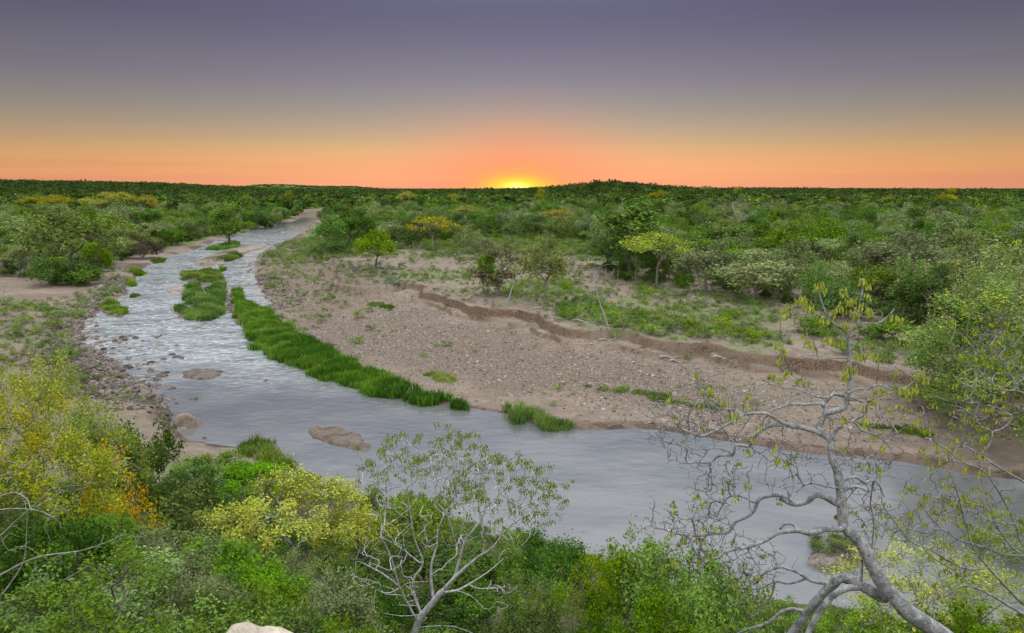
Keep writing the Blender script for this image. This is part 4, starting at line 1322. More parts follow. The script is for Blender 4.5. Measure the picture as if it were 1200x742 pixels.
def build_shrubs():
    rng = np.random.default_rng(51)
    pos = []
    zones = [([(650, 378), (700, 362), (760, 376), (830, 382), (900, 394), (930, 402), (900, 409), (840, 404), (770, 398), (700, 387)], 95, 'bright', 'in the green scrub above the cut bank'),
             ([(640, 366), (700, 356), (740, 372), (735, 392), (690, 386), (650, 380)], 30, 'green', 'beside the fallen timber on the plateau'),
             ([(560, 335), (620, 330), (680, 340), (690, 372), (640, 364), (590, 352)], 34, 'bright', 'around the tall olive tree on the plateau'),
             ([(470, 300), (560, 300), (640, 320), (600, 332), (540, 330), (470, 318)], 22, 'green', 'on the open sand behind the dead trunks'),
             ([(392, 308), (440, 312), (480, 330), (500, 338), (450, 334), (400, 326)], 22, 'blue', 'blue-grey scrub at the head of the cut bank'),
             ([(745, 342), (880, 362), (930, 380), (900, 388), (780, 372), (745, 360)], 40, 'green', 'in the open ground below the wood edge'),
             ([(960, 398), (1060, 410), (1100, 428), (1060, 432), (980, 418)], 20, 'green', 'on the plateau rim behind the bare grey tree'),
             ([(0, 340), (60, 345), (100, 345), (140, 342), (120, 365), (60, 390), (0, 385)], 34, 'bright', 'on the sandy left bank'),
             ([(20, 395), (80, 392), (110, 440), (60, 440)], 12, 'green', 'among the stones of the left bank'),
             ([(130, 300), (180, 308), (150, 335), (110, 340)], 14, 'green', 'on the left bank below the tree clump'),
             ([(300, 300), (380, 310), (440, 350), (470, 372), (380, 395), (330, 360)], 26, 'bright', 'on the stony upper bar'),
             ([(560, 275), (690, 272), (690, 325), (600, 320), (555, 300)], 36, 'grey', 'in the pale open scrub before the wood')]
    for poly, n, mat, where in zones:
        P = up_poly(poly, 2.0); mn, mx_ = P.min(0), P.max(0)
        k = 0; tries = 0
        while k < n and tries < 4000:
            tries += 1
            q = rng.uniform(mn, mx_)
            if sdf(q[:1], q[1:], P)[0] > 0: continue
            z = tz(*q)
            if z < .15: continue
            m_ = mat if rng.random() < .6 else rng.choice(['green', 'bright', 'deep', 'grey'])
            s = rng.uniform(.45, 1.15) * (1.5 if mat == 'grey' else 1)
            if any((q[0] - a) ** 2 + (q[1] - b) ** 2 < .5 for a, b in pos): continue
            pos.append(tuple(q))
            size = 'small' if s < .75 else 'larger'
            place_plant('low_shrub', BUSH[rng.integers(4)], (q[0], q[1], z - .05), (s * 1.2, s * 1.2, s), rng.random() * 6.28, m_, 'mid',
                        '%s %s shrub %s' % (size, CATN[m_], where), 'shrub', 'low shrubs on the banks', parts=('stem', 'foliage'))
            k += 1
    # countless herbs between them
    q = rng.uniform([-75, 58], [120, 260], (52000, 2))
    s = sd_water(q[:, 0], q[:, 1]); p = -sdf(q[:, 0], q[:, 1], PLATEAU)
    v = fbm(q[:, 0], q[:, 1], 8, 3, 91) + .1
    gz = np.maximum.reduce([ss(3, -3, sdf(q[:, 0], q[:, 1], z_)) for z_ in SCRUB])
    pr = .10 + .35 * ss(.05, .35, v) + .55 * gz
    pr = np.where(p > 0, pr, .16 * ss(.1, .4, v) + .24 * (q[:, 0] < -25) + .4 * gz)
    pr = np.where(p > 25, .5, pr)
    k = (s > 1.2) & (rng.random(len(q)) < pr)
    q = q[k]; z = terrain(q[:, 0], q[:, 1]); n = len(q)
    jm = [join_pair(b_, 'herb') for b_ in BUSH[:3]]
    srcs = [(m_, (BM['mid'], FM[c])) for m_ in jm for c in ('green', 'bright', 'olive', 'grey')]
    sc = np.exp(rng.normal(math.log(.28), .35, n)).clip(.12, .7)[:, None] * np.array([1.3, 1.3, 1])
    sc = sc * np.where(q[:, 1] > 170, 2.2, 1)[:, None]
    o = scatter('ground_cover', np.column_stack([q, z]), sc, rng.uniform(0, 6.28, (n, 1)) * np.array([[0, 0, 1]]), rng.integers(0, 12, n), srcs)
    tag(o, 'scattered low herbs and tufts on the sandy banks', 'ground cover', kind='stuff')


build_shrubs()


# ------------------------------------------------------------------ dead trees and fallen timber across the river
def dead_tree(px, py, hpx, lean, seed, label, name='dead_tree', bark='dead', spread=.5, n=14, r=.10):
    rng = np.random.default_rng(seed)
    x, y, z = ground_at(px, py); m_ = y / F_PX; H = hpx * m_
    sk = Skel()
    ln = lean * m_
    tr = sk.path([(ln * (i / 6) ** 1.2 + rng.normal(0, .03), rng.normal(0, .04), -.2 + H * .8 * i / 6) for i in range(7)], -1, r, r * .35)
    A = np.stack([ln * .8 + rng.normal(0, spread * H * .5, n), rng.normal(0, spread * H * .3, n), rng.uniform(.45, 1.0, n) * H], 1)
    sk.grow(A, rng, .35, .3, bias=.1, start=2); sk.radii(.016)
    o = link(name, sk.mesh(name, 6), BM[bark], None, (x, y, z))
    return tag(o, label, 'dead tree')


dead_tree(566, 341, 46, -3, 1, 'pale dead tree with bare forked branches left of the brown-crowned tree', n=16, spread=.4)
dead_tree(594, 356, 44, 12, 2, 'pale bare trunk leaning right beside the brown-crowned tree', n=5, spread=.12, r=.13)
dead_tree(713, 386, 74, -20, 3, 'grey dead tree leaning left on the rim of the cut bank', n=22, spread=.3, r=.13)
dead_tree(700, 346, 38, 0, 4, 'small grey leafless tree behind the leaning dead tree', n=22, spread=.55, r=.05)
dead_tree(723, 343, 34, 1, 5, 'thin dead pole standing in the scrub near the leaning dead tree', n=3, spread=.1, r=.06)
dead_tree(1, 360, 34, 8, 6, 'thin bare sapling on the sandy bank at the left edge', n=9, spread=.35, r=.04)
dead_tree(22, 384, 18, 1, 16, 'small leafless stem above a bush on the left bank', n=9, spread=.5, r=.04)


def litter():
    rng = np.random.default_rng(9)
    ch = []
    q = rng.uniform([-30, 55], [75, 150], (9000, 2)); p = -sdf(q[:, 0], q[:, 1], PLATEAU); s_ = sd_water(q[:, 0], q[:, 1])
    q = q[(s_ > 1) & (p > -6) & (p < 14) & (rng.random(len(q)) < np.where(p < 1, .5, .25))][:650]
    z = terrain(q[:, 0], q[:, 1])
    for (x, y), zz in zip(q, z):
        a = rng.random() * 6.28; l = rng.uniform(.3, 1.5); n = 4
        t = np.linspace(-.5, .5, n)
        P = np.stack([x + np.cos(a) * l * t + rng.normal(0, .05, n), y + np.sin(a) * l * t + rng.normal(0, .05, n), zz + .04 + np.abs(rng.normal(0, .08, n))], 1)
        ch.append((P, np.linspace(.028, .012, n)))
    V, Fc = tubes(ch, 4)
    tag(link('twig_litter', mesh_np('twig_litter', V, Fc), BM['mid']), 'dry twigs and flood litter strewn along the cut bank', 'litter', kind='stuff')


litter()


def big_bare():
    x, y, z = ground_at(862, 284); m_ = y / F_PX
    rng = np.random.default_rng(8)
    sk = Skel()
    H = 50 * m_
    sk.path([(0, 0, -.3), (0, 0, H * .25), (.3, 0, H * .45)], -1, .35, .3)
    for s_, zz in ((-1, .75), (1, .72), (-.3, .95), (.5, .9)):
        sk.path([(s_ * H * .2, rng.normal(0, .5), H * .58), (s_ * H * .42, rng.normal(0, .8), H * zz * .95)], 2, .2, .12)
    n = 110
    A = np.stack([rng.normal(0, .42 * H, n), rng.normal(0, .3 * H, n), H * rng.uniform(.75, 1.02, n)], 1)
    sk.grow(A[np.argsort(np.abs(A[:, 0]))], rng, .8, .3, bias=.1, start=2); sk.radii(.03)
    o = link('bare_tree', sk.mesh('bare_tree', 6), BM['mid'], None, (x, y, z))
    tag(o, 'wide leafless brown tree towering out of the wood beyond the river', 'tree')


big_bare()


def fallen(px, py, wpx, ang, seed, label, n=5):
    rng = np.random.default_rng(seed)
    x, y, z = ground_at(px, py); L_ = wpx * y / F_PX
    sk = Skel(); c, s_ = math.cos(ang), math.sin(ang)
    sk.path([(c * L_ * (i / 6 - .5), s_ * L_ * (i / 6 - .5), .12 + .12 * math.sin(i * 1.3)) for i in range(7)], -1, .11, .05)
    A = np.stack([rng.uniform(-.5, .5, n) * L_, rng.normal(0, .18 * L_, n), rng.uniform(.2, .9, n)], 1)
    sk.grow(A, rng, .3, .3, bias=.05); sk.radii(.018)
    tag(link('fallen_branch', sk.mesh('fallen_branch', 6), BM['dead'], None, (x, y, z)), label, 'fallen wood')


fallen(648, 363, 46, -.2, 1, 'pale fallen branch with upturned forks right of the tall olive tree', 12)
fallen(685, 378, 30, -.5, 2, 'pale fallen log at the left end of the green scrub', 6)
fallen(738, 362, 34, -.4, 3, 'tangle of pale fallen branches behind the leaning dead tree', 12)
fallen(818, 350, 18, .3, 4, 'small white fallen branch at the foot of the wood edge', 8)
fallen(636, 391, 12, -.5, 5, 'short pale stick on the slope of the cut bank', 2)
fallen(795, 412, 20, -.2, 6, 'grey log lying below the cut bank under the green scrub', 4)
fallen(846, 424, 20, -.2, 7, 'dark root log half buried on the bar, to the right of another log', 4)
fallen(785, 420, 24, -.15, 8, 'mossy driftwood log on the bar edge of the gravel', 4)
fallen(712, 396, 22, .2, 9, 'exposed roots hanging from the cut bank under the leaning dead tree', 16)


# ------------------------------------------------------------------ near slope: bushes and small trees below the viewpoint
NEAR = {}
for i in range(3):
    NEAR['bush%d' % i] = plant('slope_bush', 600 + i, 3.2, 2.5, .3, 165, 19, 'bush', .072, 125, .105, .0055, stems=4, trunk=.5, step=.25, bark='twig')
for i in range(2):
    NEAR['tree%d' % i] = plant('slope_tree', 620 + i, 3.6, 2.6, 1.0, 180, 20, 'round', .062, 112, .105, .006, trunk=1.1, step=.25, bark='pale')
for i in range(2):
    NEAR['airy%d' % i] = plant('airy_shrub', 640 + i, 3.2, 2.8, .6, 200, 14, 'tall', .062, 52, .10, .0055, stems=3, trunk=.9, step=.22, bark='pale', wander=.35)
NEAR['broad0'] = plant('broadleaf_bush', 660, 3.0, 2.4, .3, 140, 17, 'bush', .088, 95, .125, .006, stems=3, trunk=.5, step=.25, bark='twig', aspect=.62)
NEAR['broad1'] = plant('broadleaf_bush', 661, 3.0, 2.6, .4, 140, 17, 'round', .082, 100, .125, .006, stems=2, trunk=.7, step=.25, bark='twig', aspect=.62)
NH = {k: mid_h(v) for k, v in NEAR.items()}
NW = {k: 2 * float(np.percentile(np.abs([v.co.x for v in p[1].vertices]), 97)) for k, p in NEAR.items()}
NPOS = []


def near_plant(px, top, d, wpx, proto, mat, label, bark='twig', name='slope_bush', cat='bush', group='bushes on the near slope', rot=None, minh=1.2):
    q = at_dist(px, top, d); x, y, zt = float(q[0]), float(q[1]), float(q[2])
    z = tz(x, y); H = zt - z
    if H < minh: H = minh
    Wd = wpx * d / F_PX
    sx = Wd / NW[proto]; sz = H / NH[proto]
    NPOS.append((x, y, Wd * .35))
    return place_plant(name, NEAR[proto], (x, y, z - .05), (sx, sx, sz), random.random() * 6.28 if rot is None else rot, mat, bark, label, cat, group)


HERO_NEAR = [
    (22, 404, 27, 130, 'tree0', 'yellowgreen', 'yellow-green tree highest up the slope at the left edge', 'slope_tree', 'tree'),
    (-20, 440, 20, 160, 'tree1', 'yellow', 'golden-leaved tree cut by the left edge of the view', 'slope_tree', 'tree'),
    (88, 462, 25, 130, 'tree1', 'yellowgreen', 'yellow-green tree below the rocky left shelf', 'slope_tree', 'tree'),
    (45, 500, 19, 170, 'tree0', 'yellowgreen', 'yellow-green crown behind the bare pale branches', 'slope_tree', 'tree'),
    (135, 508, 21, 90, 'airy0', 'orange', 'orange-leaved slender tree among the left bushes', 'slope_tree', 'tree'),
    (160, 480, 33, 80, 'broad0', 'deep', 'dark green bush above the orange-leaved tree, by the rocks', 'slope_bush', 'bush'),
    (238, 530, 38, 80, 'broad1', 'green', 'green bush right behind the sand spit', 'slope_bush', 'bush'),
    (200, 534, 31, 110, 'bush0', 'deep', 'deep green bush below the sand spit', 'slope_bush', 'bush'),
    (285, 534, 36, 100, 'bush1', 'green', 'green bush beside the tall near-shore reeds', 'slope_bush', 'bush'),
    (180, 560, 25, 130, 'broad0', 'green', 'green bush right of the orange-leaved tree', 'slope_bush', 'bush'),
    (240, 575, 27, 100, 'bush2', 'deep', 'dark green round bush left of the yellow-leaved tree', 'slope_bush', 'bush'),
    (335, 553, 23, 185, 'tree0', 'yellow', 'yellow-leaved tree with a forked pale trunk below the river bend', 'slope_tree', 'tree'),
    (410, 570, 25, 110, 'bush0', 'yellowgreen', 'yellow-green bush between the yellow tree and the bare-limbed tree', 'slope_bush', 'bush'),
    (80, 590, 15, 150, 'bush1', 'deep', 'dark bush behind the long bare pale branches', 'slope_bush', 'bush'),
    (190, 615, 18, 170, 'bush2', 'grey', 'grey-green rounded bush in the lower left', 'slope_bush', 'bush'),
    (110, 655, 12, 240, 'bush0', 'grey', 'large grey-green bush in the bottom left corner', 'slope_bush', 'bush'),
    (30, 700, 10, 160, 'broad1', 'green', 'green bush at the very bottom left corner', 'slope_bush', 'bush'),
    (270, 655, 16, 170, 'bush1', 'green', 'green bush behind the granite boulder', 'slope_bush', 'bush'),
    (375, 672, 14, 170, 'bush2', 'grey', 'grey-green bush right of the granite boulder', 'slope_bush', 'bush'),
    (430, 640, 21, 120, 'bush0', 'green', 'green bush left of the pale bare-limbed tree', 'slope_bush', 'bush'),
    (590, 655, 22, 150, 'bush1', 'green', 'green bush right behind the pale bare-limbed tree', 'slope_bush', 'bush'),
    (500, 620, 24, 200, 'bush2', 'deep', 'deep green thicket behind the pale bare-limbed tree', 'slope_bush', 'bush'),
    (470, 560, 27, 130, 'bush1', 'green', 'tall green bush behind the crown of the pale bare-limbed tree', 'slope_bush', 'bush'),
    (650, 612, 26, 85, 'broad1', 'deep', 'dark broad-leaved bush rising into the water view, centre', 'slope_bush', 'bush'),
    (640, 655, 19, 120, 'airy1', 'olive', 'olive airy bush below the dark broad-leaved one', 'slope_bush', 'bush'),
    (690, 640, 24, 70, 'airy0', 'yellow', 'thin yellow-leaved shrub right of the dark broad-leaved bush', 'slope_bush', 'bush'),
    (745, 616, 25, 90, 'broad0', 'bright', 'fresh green broad-leaved bush left of a larger one by the water', 'slope_bush', 'bush'),
    (805, 622, 23, 130, 'broad1', 'bright', 'large fresh green broad-leaved bush under the bare grey tree', 'slope_bush', 'bush'),
    (850, 655, 19, 120, 'broad0', 'bright', 'fresh green bush under the lower limbs of the bare grey tree', 'slope_bush', 'bush'),
    (690, 680, 16, 150, 'bush0', 'green', 'green bush at the bottom centre', 'slope_bush', 'bush'),
    (620, 700, 16, 120, 'bush1', 'olive', 'olive bush right of the trunk of the pale bare-limbed tree', 'slope_bush', 'bush'),
    (780, 690, 15, 160, 'bush2', 'bright', 'fresh green bush at the bottom, left of the bare grey tree', 'slope_bush', 'bush'),
    (870, 712, 14, 130, 'broad1', 'green', 'green bush at the bottom under the bare grey tree limbs', 'slope_bush', 'bush'),
    (980, 622, 34.5, 68, 'bush1', 'olive', 'small olive bush on a mound in the water behind the grey trunk', 'slope_bush', 'bush'),
    (1060, 640, 26, 150, 'airy0', 'yellowgreen', 'airy yellow-green shrub right of the thick grey trunk', 'slope_bush', 'bush'),
    (1140, 640, 27, 150, 'airy1', 'yellowgreen', 'airy yellow-green shrub near the right edge behind the twigs', 'slope_bush', 'bush'),
    (1020, 690, 20, 120, 'airy0', 'bright', 'sparse green shrub under the grey trunk', 'slope_bush', 'bush'),
    (1160, 700, 18, 150, 'bush2', 'green', 'green bush in the bottom right corner', 'slope_bush', 'bush'),
    (1118, 462, 58, 120, 'bush1', 'green', 'green bush at the left foot of the big leafy tree', 'slope_bush', 'bush'),
    (1190, 604, 34, 90, 'bush0', 'grey', 'grey-green bush at the right edge by the water', 'slope_bush', 'bush'),
]
for px, top, d, w, proto, mat, label, nm, cat in HERO_NEAR:
    near_plant(px, top, d, w, proto, mat, label, 'pale' if 'tree' in proto or 'airy' in proto else 'twig', nm, cat)

# the big leafy tree on the right
LB = [plant('leafy_tree', 700, 7.4, 9.0, .4, 560, 44, 'full', .125, 120, .24, .012, trunk=2.2, step=.5, bark='mid')]


def leafy():
    d = 51; q = at_dist(1186, 308, d); x, y, zt = map(float, q); z = tz(x, y)
    s = (zt - z) / mid_h(LB[0])
    w = 190 * d / F_PX / (2 * float(np.percentile(np.abs([v.co.x for v in LB[0][1].vertices]), 97)))
    place_plant('leafy_tree', LB[0], (x, y, z - .1), (w, w, s), .7, 'leafy', 'mid', 'big leafy green tree at the right edge, in front of the far bank', 'tree', None)


FM['leafy'] = foliage_mat('leaf_fresh_mix', (.12, .20, .04), (.29, .39, .09), (.46, .48, .03), .2)
leafy()

SHORE_LIM = np.array([(-200, 540), (150, 540), (232, 536), (262, 538), (325, 546), (360, 556), (430, 582), (500, 602), (600, 618), (690, 646), (760, 674), (900, 700), (1050, 712), (1200, 735), (1400, 740)], float)
SKY_LIM = np.array([(-200, 560), (0, 560), (150, 560), (230, 575), (330, 610), (430, 625), (560, 650), (640, 660), (700, 690), (760, 670), (860, 700), (950, 745), (1000, 750), (1200, 720), (1400, 700)], float)


def fill_near():
    rng = np.random.default_rng(61)
    k = 0
    mats = ['green', 'deep', 'green', 'bright', 'grey', 'olive', 'deep', 'deep']
    kinds = ['bush0', 'bush1', 'bush2', 'broad0', 'broad1', 'airy0', 'bush0', 'bush1']
    ys = rng.uniform(9, 46, 1500); xs = rng.uniform(-.78, .78, 1500) * ys
    tt = terrain(xs, ys, True)
    for q_ in range(1500):
        if k > 125: break
        x, y = float(xs[q_]), float(ys[q_])
        z, s, p, ds, w = [float(a[q_]) for a in tt]
        if s < 1.0 or z < .2 or z > 14.5: continue
        if any((x - a) ** 2 + (y - b) ** 2 < 1.5 ** 2 for a, b, _r in NPOS): continue
        px = 600 + x / y * F_PX
        lim = np.interp(px, SKY_LIM[:, 0], SKY_LIM[:, 1])
        zt = float(at_dist(px, lim, y)[2])
        if 420 < px < 580 and y < 20.5: zt = float(at_dist(px, 748, y)[2])
        H = min(rng.uniform(1.8, 3.2), zt - z)
        if H < .8: continue
        i = rng.integers(8); m_ = mats[rng.integers(8)]
        if px > 950: m_ = rng.choice(['olive', 'yellowgreen', 'green'])
        pr = kinds[i]; sx = rng.uniform(.65, 1.0) * min(1.0, .55 + H * .25)
        NPOS.append((x, y, 1))
        where = 'lower left of the slope' if px < 300 else 'slope below the bare-limbed tree' if px < 560 else 'slope at the bottom centre' if px < 850 else 'slope under the bare grey tree'
        kind = {'b': 'bushy', 'a': 'airy'}[pr[0]] if 'broad' not in pr else 'broad-leaved'
        place_plant('slope_bush', NEAR[pr], (x, y, z - .05), (sx, sx, H / NH[pr]), rng.random() * 6.28, m_, 'twig',
                    '%s %s %s shrub filling the %s' % ('knee-high' if H < 1.2 else 'low' if H < 2 else 'taller', CATN[m_], kind, where), 'bush', 'bushes on the near slope')
        k += 1


def shore_fringe():
    rng = np.random.default_rng(62)
    done = []
    ys = rng.uniform(22, 52, 5000); xs = rng.uniform(-.6, .85, 5000) * ys
    tt = terrain(xs, ys, True)
    for q_ in range(5000):
        if len(done) > 90: break
        x, y = float(xs[q_]), float(ys[q_])
        z, s, p, ds, w = [float(a[q_]) for a in tt]
        px = 600 + x / y * F_PX
        if s < .2 or s > 4.5 or w < .01 or px < 225: continue
        if any((x - a) ** 2 + (y - b) ** 2 < 1.25 ** 2 for a, b in done): continue
        zt = float(at_dist(px, np.interp(px, SHORE_LIM[:, 0], SHORE_LIM[:, 1]), y)[2])
        H = min(rng.uniform(1.0, 2.0), zt - z)
        if H < .45: continue
        pr = ['bush0', 'bush1', 'bush2', 'broad1'][rng.integers(4)]; m_ = ['green', 'deep', 'olive', 'green', 'bright'][rng.integers(5)]
        sx = H / NH[pr] * rng.uniform(1.0, 1.5)
        done.append((x, y))
        where = 'near the tall near-shore reeds' if px < 400 else 'between the pale tree and the water' if px < 620 else 'below the calm wide water' if px < 850 else 'behind the bare grey tree'
        place_plant('shore_bush', NEAR[pr], (x, y, z - .05), (sx, sx, H / NH[pr]), rng.random() * 6.28, m_, 'twig',
                    '%s %s bush at the near waterline %s' % ('low' if H < 1.2 else 'taller', CATN[m_], where), 'bush', 'bushes along the near waterline')


fill_near()
shore_fringe()


# ------------------------------------------------------------------ traced trees close to the viewpoint
def trace(sk, pts, d0, d1, r0, r1, par=None, rng=None, sub=3):
    """polyline in view directions at distances d0..d1; radii in metres; joined to the nearest node when par is None"""
    a = np.array(pts, float); n = len(a)
    # smooth resample (Catmull-Rom)
    out_ = []
    for i in range(n - 1):
        p0, p1, p2, p3 = a[max(i - 1, 0)], a[i], a[i + 1], a[min(i + 2, n - 1)]
        for q in range(sub):
            t = q / sub
            out_.append(.5 * ((2 * p1) + (-p0 + p2) * t + (2 * p0 - 5 * p1 + 4 * p2 - p3) * t * t + (-p0 + 3 * p1 - 3 * p2 + p3) * t ** 3))
    out_.append(a[-1]); a = np.array(out_); n = len(a)
    t = np.linspace(0, 1, n)
    if len(sk.P) and par is None:
        # parent: the node whose projection lies closest to the start
        P = np.array(sk.P) + sk.org; px = 600 + P[:, 0] / (P[:, 1]) * F_PX
        cp, sp_ = math.cos(PITCH), math.sin(PITCH)
        zc = P[:, 1] * cp - (P[:, 2] - CAM_H) * sp_; yc = P[:, 1] * sp_ + (P[:, 2] - CAM_H) * cp
        u = 600 + P[:, 0] / zc * F_PX; v = 371 - yc / zc * F_PX
        par = int(np.argmin((u - a[0, 0]) ** 2 + (v - a[0, 1]) ** 2)); dstart = P[par, 1]
        D = dstart + (d1) * t ** .8
        s0 = 1
    else:
        D = d0 + (d1 - d0) * t; s0 = 0; par = -1 if par is None else par
    if rng is not None: D = D + np.concatenate([[0], np.cumsum(rng.normal(0, .02, n - 1))])
    W = at_dist(a[:, 0], a[:, 1], D) - sk.org
    rr = r0 + (r1 - r0) * t ** .8
    for i in range(s0, n):
        par = sk.add(W[i], par, rr[i])
    return par


def hanging_leaves(name, pts, rng, per=7, size=.09, ring=.035, mat='pod'):
    """umbrella-like sprays of drooping young leaves"""
    n = len(pts); idx = np.repeat(np.arange(n), per); m = len(idx)
    a = rng.random(m) * 6.28; rr = ring * (.4 + .8 * rng.random(m))
    P = pts[idx] + np.stack([np.cos(a) * rr, np.sin(a) * rr, rng.normal(.0, ring * .5, m)], 1)
    d = np.stack([np.cos(a) * .15, np.sin(a) * .15, -np.ones(m)], 1) + rng.normal(0, .1, (m, 3)); d /= np.linalg.norm(d, axis=1)[:, None]
    a2 = rng.random(m) * 6.28; sd = np.cross(d, np.stack([np.cos(a2), np.sin(a2), np.zeros(m)], 1)); sd /= np.linalg.norm(sd, axis=1)[:, None] + 1e-9
    n2 = np.cross(d, sd)
    l = size * rng.uniform(.6, 1.15, m)[:, None]; w = l * .17
    # three-bladed drooping leaflets: two crossed diamonds
    v, fs = [], []
    for ax in (sd, n2):
        v.append(np.stack([P, P + d * l * .62 + ax * w, P + d * l, P + d * l * .62 - ax * w], 1).reshape(-1, 3))
    V = np.vstack(v); f = np.arange(len(V)).reshape(-1, 4)
    lv = np.tile(np.repeat(rng.random(m), 4), 2)
    return mesh_np(name, V, f, {'lv': lv}, False)


def finish_tree(root_name, sk, tip, label, group=None, bark='pale', leafmesh=None, leafmat='pod', k=9, thr=.02):
    r = bpy.data.objects.new(root_name, None); COL.objects.link(r); r.location = sk.org
    tag(r, label, 'tree', group)
    ch = sk.chains()
    lim = [c for c in ch if c[1].max() > .0085]; tw = [c for c in ch if c[1].max() <= .0085]
    V, Fc = tubes(lim, k); V2, F2 = tubes(tw, 4)
    me = mesh_np(root_name + '_trunk', np.vstack([V, V2]), np.vstack([Fc, F2 + len(V)]))
    me.materials.append(BM[bark]); me.materials.append(BM['dead' if bark == 'dead' else 'twig'])
    me.polygons.foreach_set('material_index', np.concatenate([np.zeros(len(Fc)), np.ones(len(F2))]).astype(np.int32))
    link('trunk', me, None, r)
    if leafmesh: link('young_leaves', leafmesh, FM[leafmat], r)
    return r


def grey_tree():
    rng = np.random.default_rng(71)
    sk = Skel(); d = 10.5
    base = at_dist(1135, 775, d - .6); gz = tz(base[0], base[1])
    sk.org = np.array([base[0] + .5, base[1] - .1, gz])
    T = trace(sk, [(1215, 860), (1160, 790), (1105, 745), (1066, 719), (1051, 703), (1036, 686), (1024, 666), (1015, 647), (1004, 631), (990, 618), (987, 598), (985, 574), (981, 551), (975, 536), (974, 517)], d - .8, d + .1, .15, .05)
    def b(pts, dd, a, c): trace(sk, pts, 0, dd, a * 1.32, c * 1.4, rng=rng)
    SPRAY = [(1011, 326), (1017, 331), (959, 334), (965, 339), (940, 347), (934, 352), (925, 357), (919, 366), (946, 352), (989, 341), (994, 353), (1000, 349), (1006, 360), (1013, 357), (1018, 363),
             (985, 357), (979, 362), (962, 367), (967, 372), (1049, 369), (1056, 374), (988, 377), (993, 384), (970, 395), (977, 398), (985, 402), (1008, 413), (1014, 417), (1026, 415), (1032, 418),
             (918, 409), (911, 404), (948, 401), (955, 406), (905, 439), (914, 443), (925, 435), (995, 429), (990, 436), (1001, 433), (938, 445), (1048, 435), (1080, 437), (1086, 443), (1072, 450), (1052, 455), (1060, 457), (1004, 372), (950, 360)]
    b([(973, 515), (962, 507), (960, 500), (967, 485), (967, 477), (962, 473), (944, 474), (925, 474), (908, 480), (895, 484)], .25, .040, .009)
    b([(970, 484), (980, 481), (990, 477), (993, 464), (996, 449), (995, 435), (995, 416), (994, 392)], -.1, .036, .021)
    b([(994, 392), (990, 388), (975, 378), (970, 371), (964, 357), (959, 340), (959, 334)], .1, .018, .006)
    b([(972, 374), (952, 367), (944, 358), (939, 348)], .15, .012, .005)
    b([(950, 367), (935, 368), (925, 360), (922, 355)], .1, .007, .004)
    b([(994, 390), (1005, 380), (1007, 358), (1011, 339), (1011, 328)], -.1, .018, .006)
    b([(1007, 378), (1028, 379), (1041, 370), (1048, 362)], .1, .010, .004)
    b([(1028, 379), (1034, 370), (1032, 364)], .05, .005, .003)
    b([(1004, 366), (998, 356), (992, 345), (989, 340)], .1, .007, .004)
    b([(993, 464), (988, 464), (977, 462), (970, 468), (964, 476)], .12, .024, .018)
    b([(972, 465), (962, 466), (947, 461), (935, 456), (920, 455), (910, 450)], .2, .015, .006)
    b([(947, 461), (940, 448), (928, 440), (918, 432), (915, 420)], .2, .008, .004)
    b([(930, 440), (922, 425), (918, 412)], -.1, .005, .003)
    b([(993, 462), (1005, 456), (1017, 456), (1027, 451), (1039, 454), (1051, 458), (1066, 451), (1080, 438)], -.15, .016, .005)
    b([(1027, 451), (1029, 436), (1030, 420)], -.1, .006, .003)
    b([(1052, 458), (1048, 445), (1046, 436)], .1, .005, .003)
    b([(994, 464), (1010, 471), (1024, 467), (1041, 461), (1052, 459)], .15, .014, .006)
    b([(995, 440), (1003, 430), (1008, 422), (1010, 412)], .15, .008, .004)
    b([(995, 420), (980, 420), (965, 420), (950, 421), (938, 415)], .15, .008, .004)
    b([(958, 420), (955, 405), (952, 395)], .15, .005, .003)
    b([(974, 514), (978, 507), (988, 496), (1000, 493), (1011, 488)], -.1, .026, .010)
    b([(1001, 494), (1012, 505), (1029, 511), (1041, 522), (1047, 536), (1042, 546)], -.2, .013, .004)
    b([(1012, 505), (998, 509), (994, 519), (997, 528)], .1, .007, .003)
    b([(1000, 493), (1010, 497), (1022, 500), (1028, 495)], .2, .008, .003)
    b([(974, 516), (966, 510), (951, 504), (935, 500), (920, 498), (906, 498), (892, 504), (882, 515), (877, 523), (862, 522), (859, 533), (843, 534), (832, 542), (816, 542), (802, 543), (790, 539)], .5, .038, .006)
    b([(832, 542), (833, 552)], 0, .005, .003)
    b([(862, 522), (850, 506), (838, 490), (826, 470)], .3, .009, .003)
    b([(843, 505), (820, 500), (800, 498), (792, 486)], .2, .006, .003)
    b([(859, 532), (840, 525), (818, 527), (795, 520)], -.3, .007, .003)
    b([(935, 503), (916, 495), (901, 486), (891, 484), (872, 486), (860, 493), (845, 501), (824, 511), (807, 506), (795, 500)], -.3, .022, .005)
    b([(901, 486), (895, 492), (893, 500)], .1, .010, .006)
    b([(880, 487), (872, 500), (862, 512)], .1, .008, .004)
    b([(872, 486), (856, 480), (840, 478), (822, 462)], .2, .006, .003)
    b([(984, 588), (980, 590), (968, 583), (956, 580), (947, 587), (932, 591), (918, 586), (915, 581), (901, 581), (889, 586), (884, 598), (875, 606), (862, 612), (853, 624), (831, 626), (822, 635), (820, 649)], .4, .042, .008)
    b([(930, 591), (922, 583), (912, 585)], .1, .02, .012)
    b([(884, 590), (870, 582), (855, 582), (848, 590), (840, 605)], .2, .010, .004)
    b([(853, 624), (848, 630), (844, 645), (840, 655)], -.1, .008, .004)
    b([(831, 626), (818, 628), (800, 627), (782, 622)], .2, .007, .003)
    b([(925, 584), (930, 570), (928, 555), (922, 540)], .2, .008, .003)
    b([(879, 601), (878, 580), (878, 562)], .2, .007, .003)
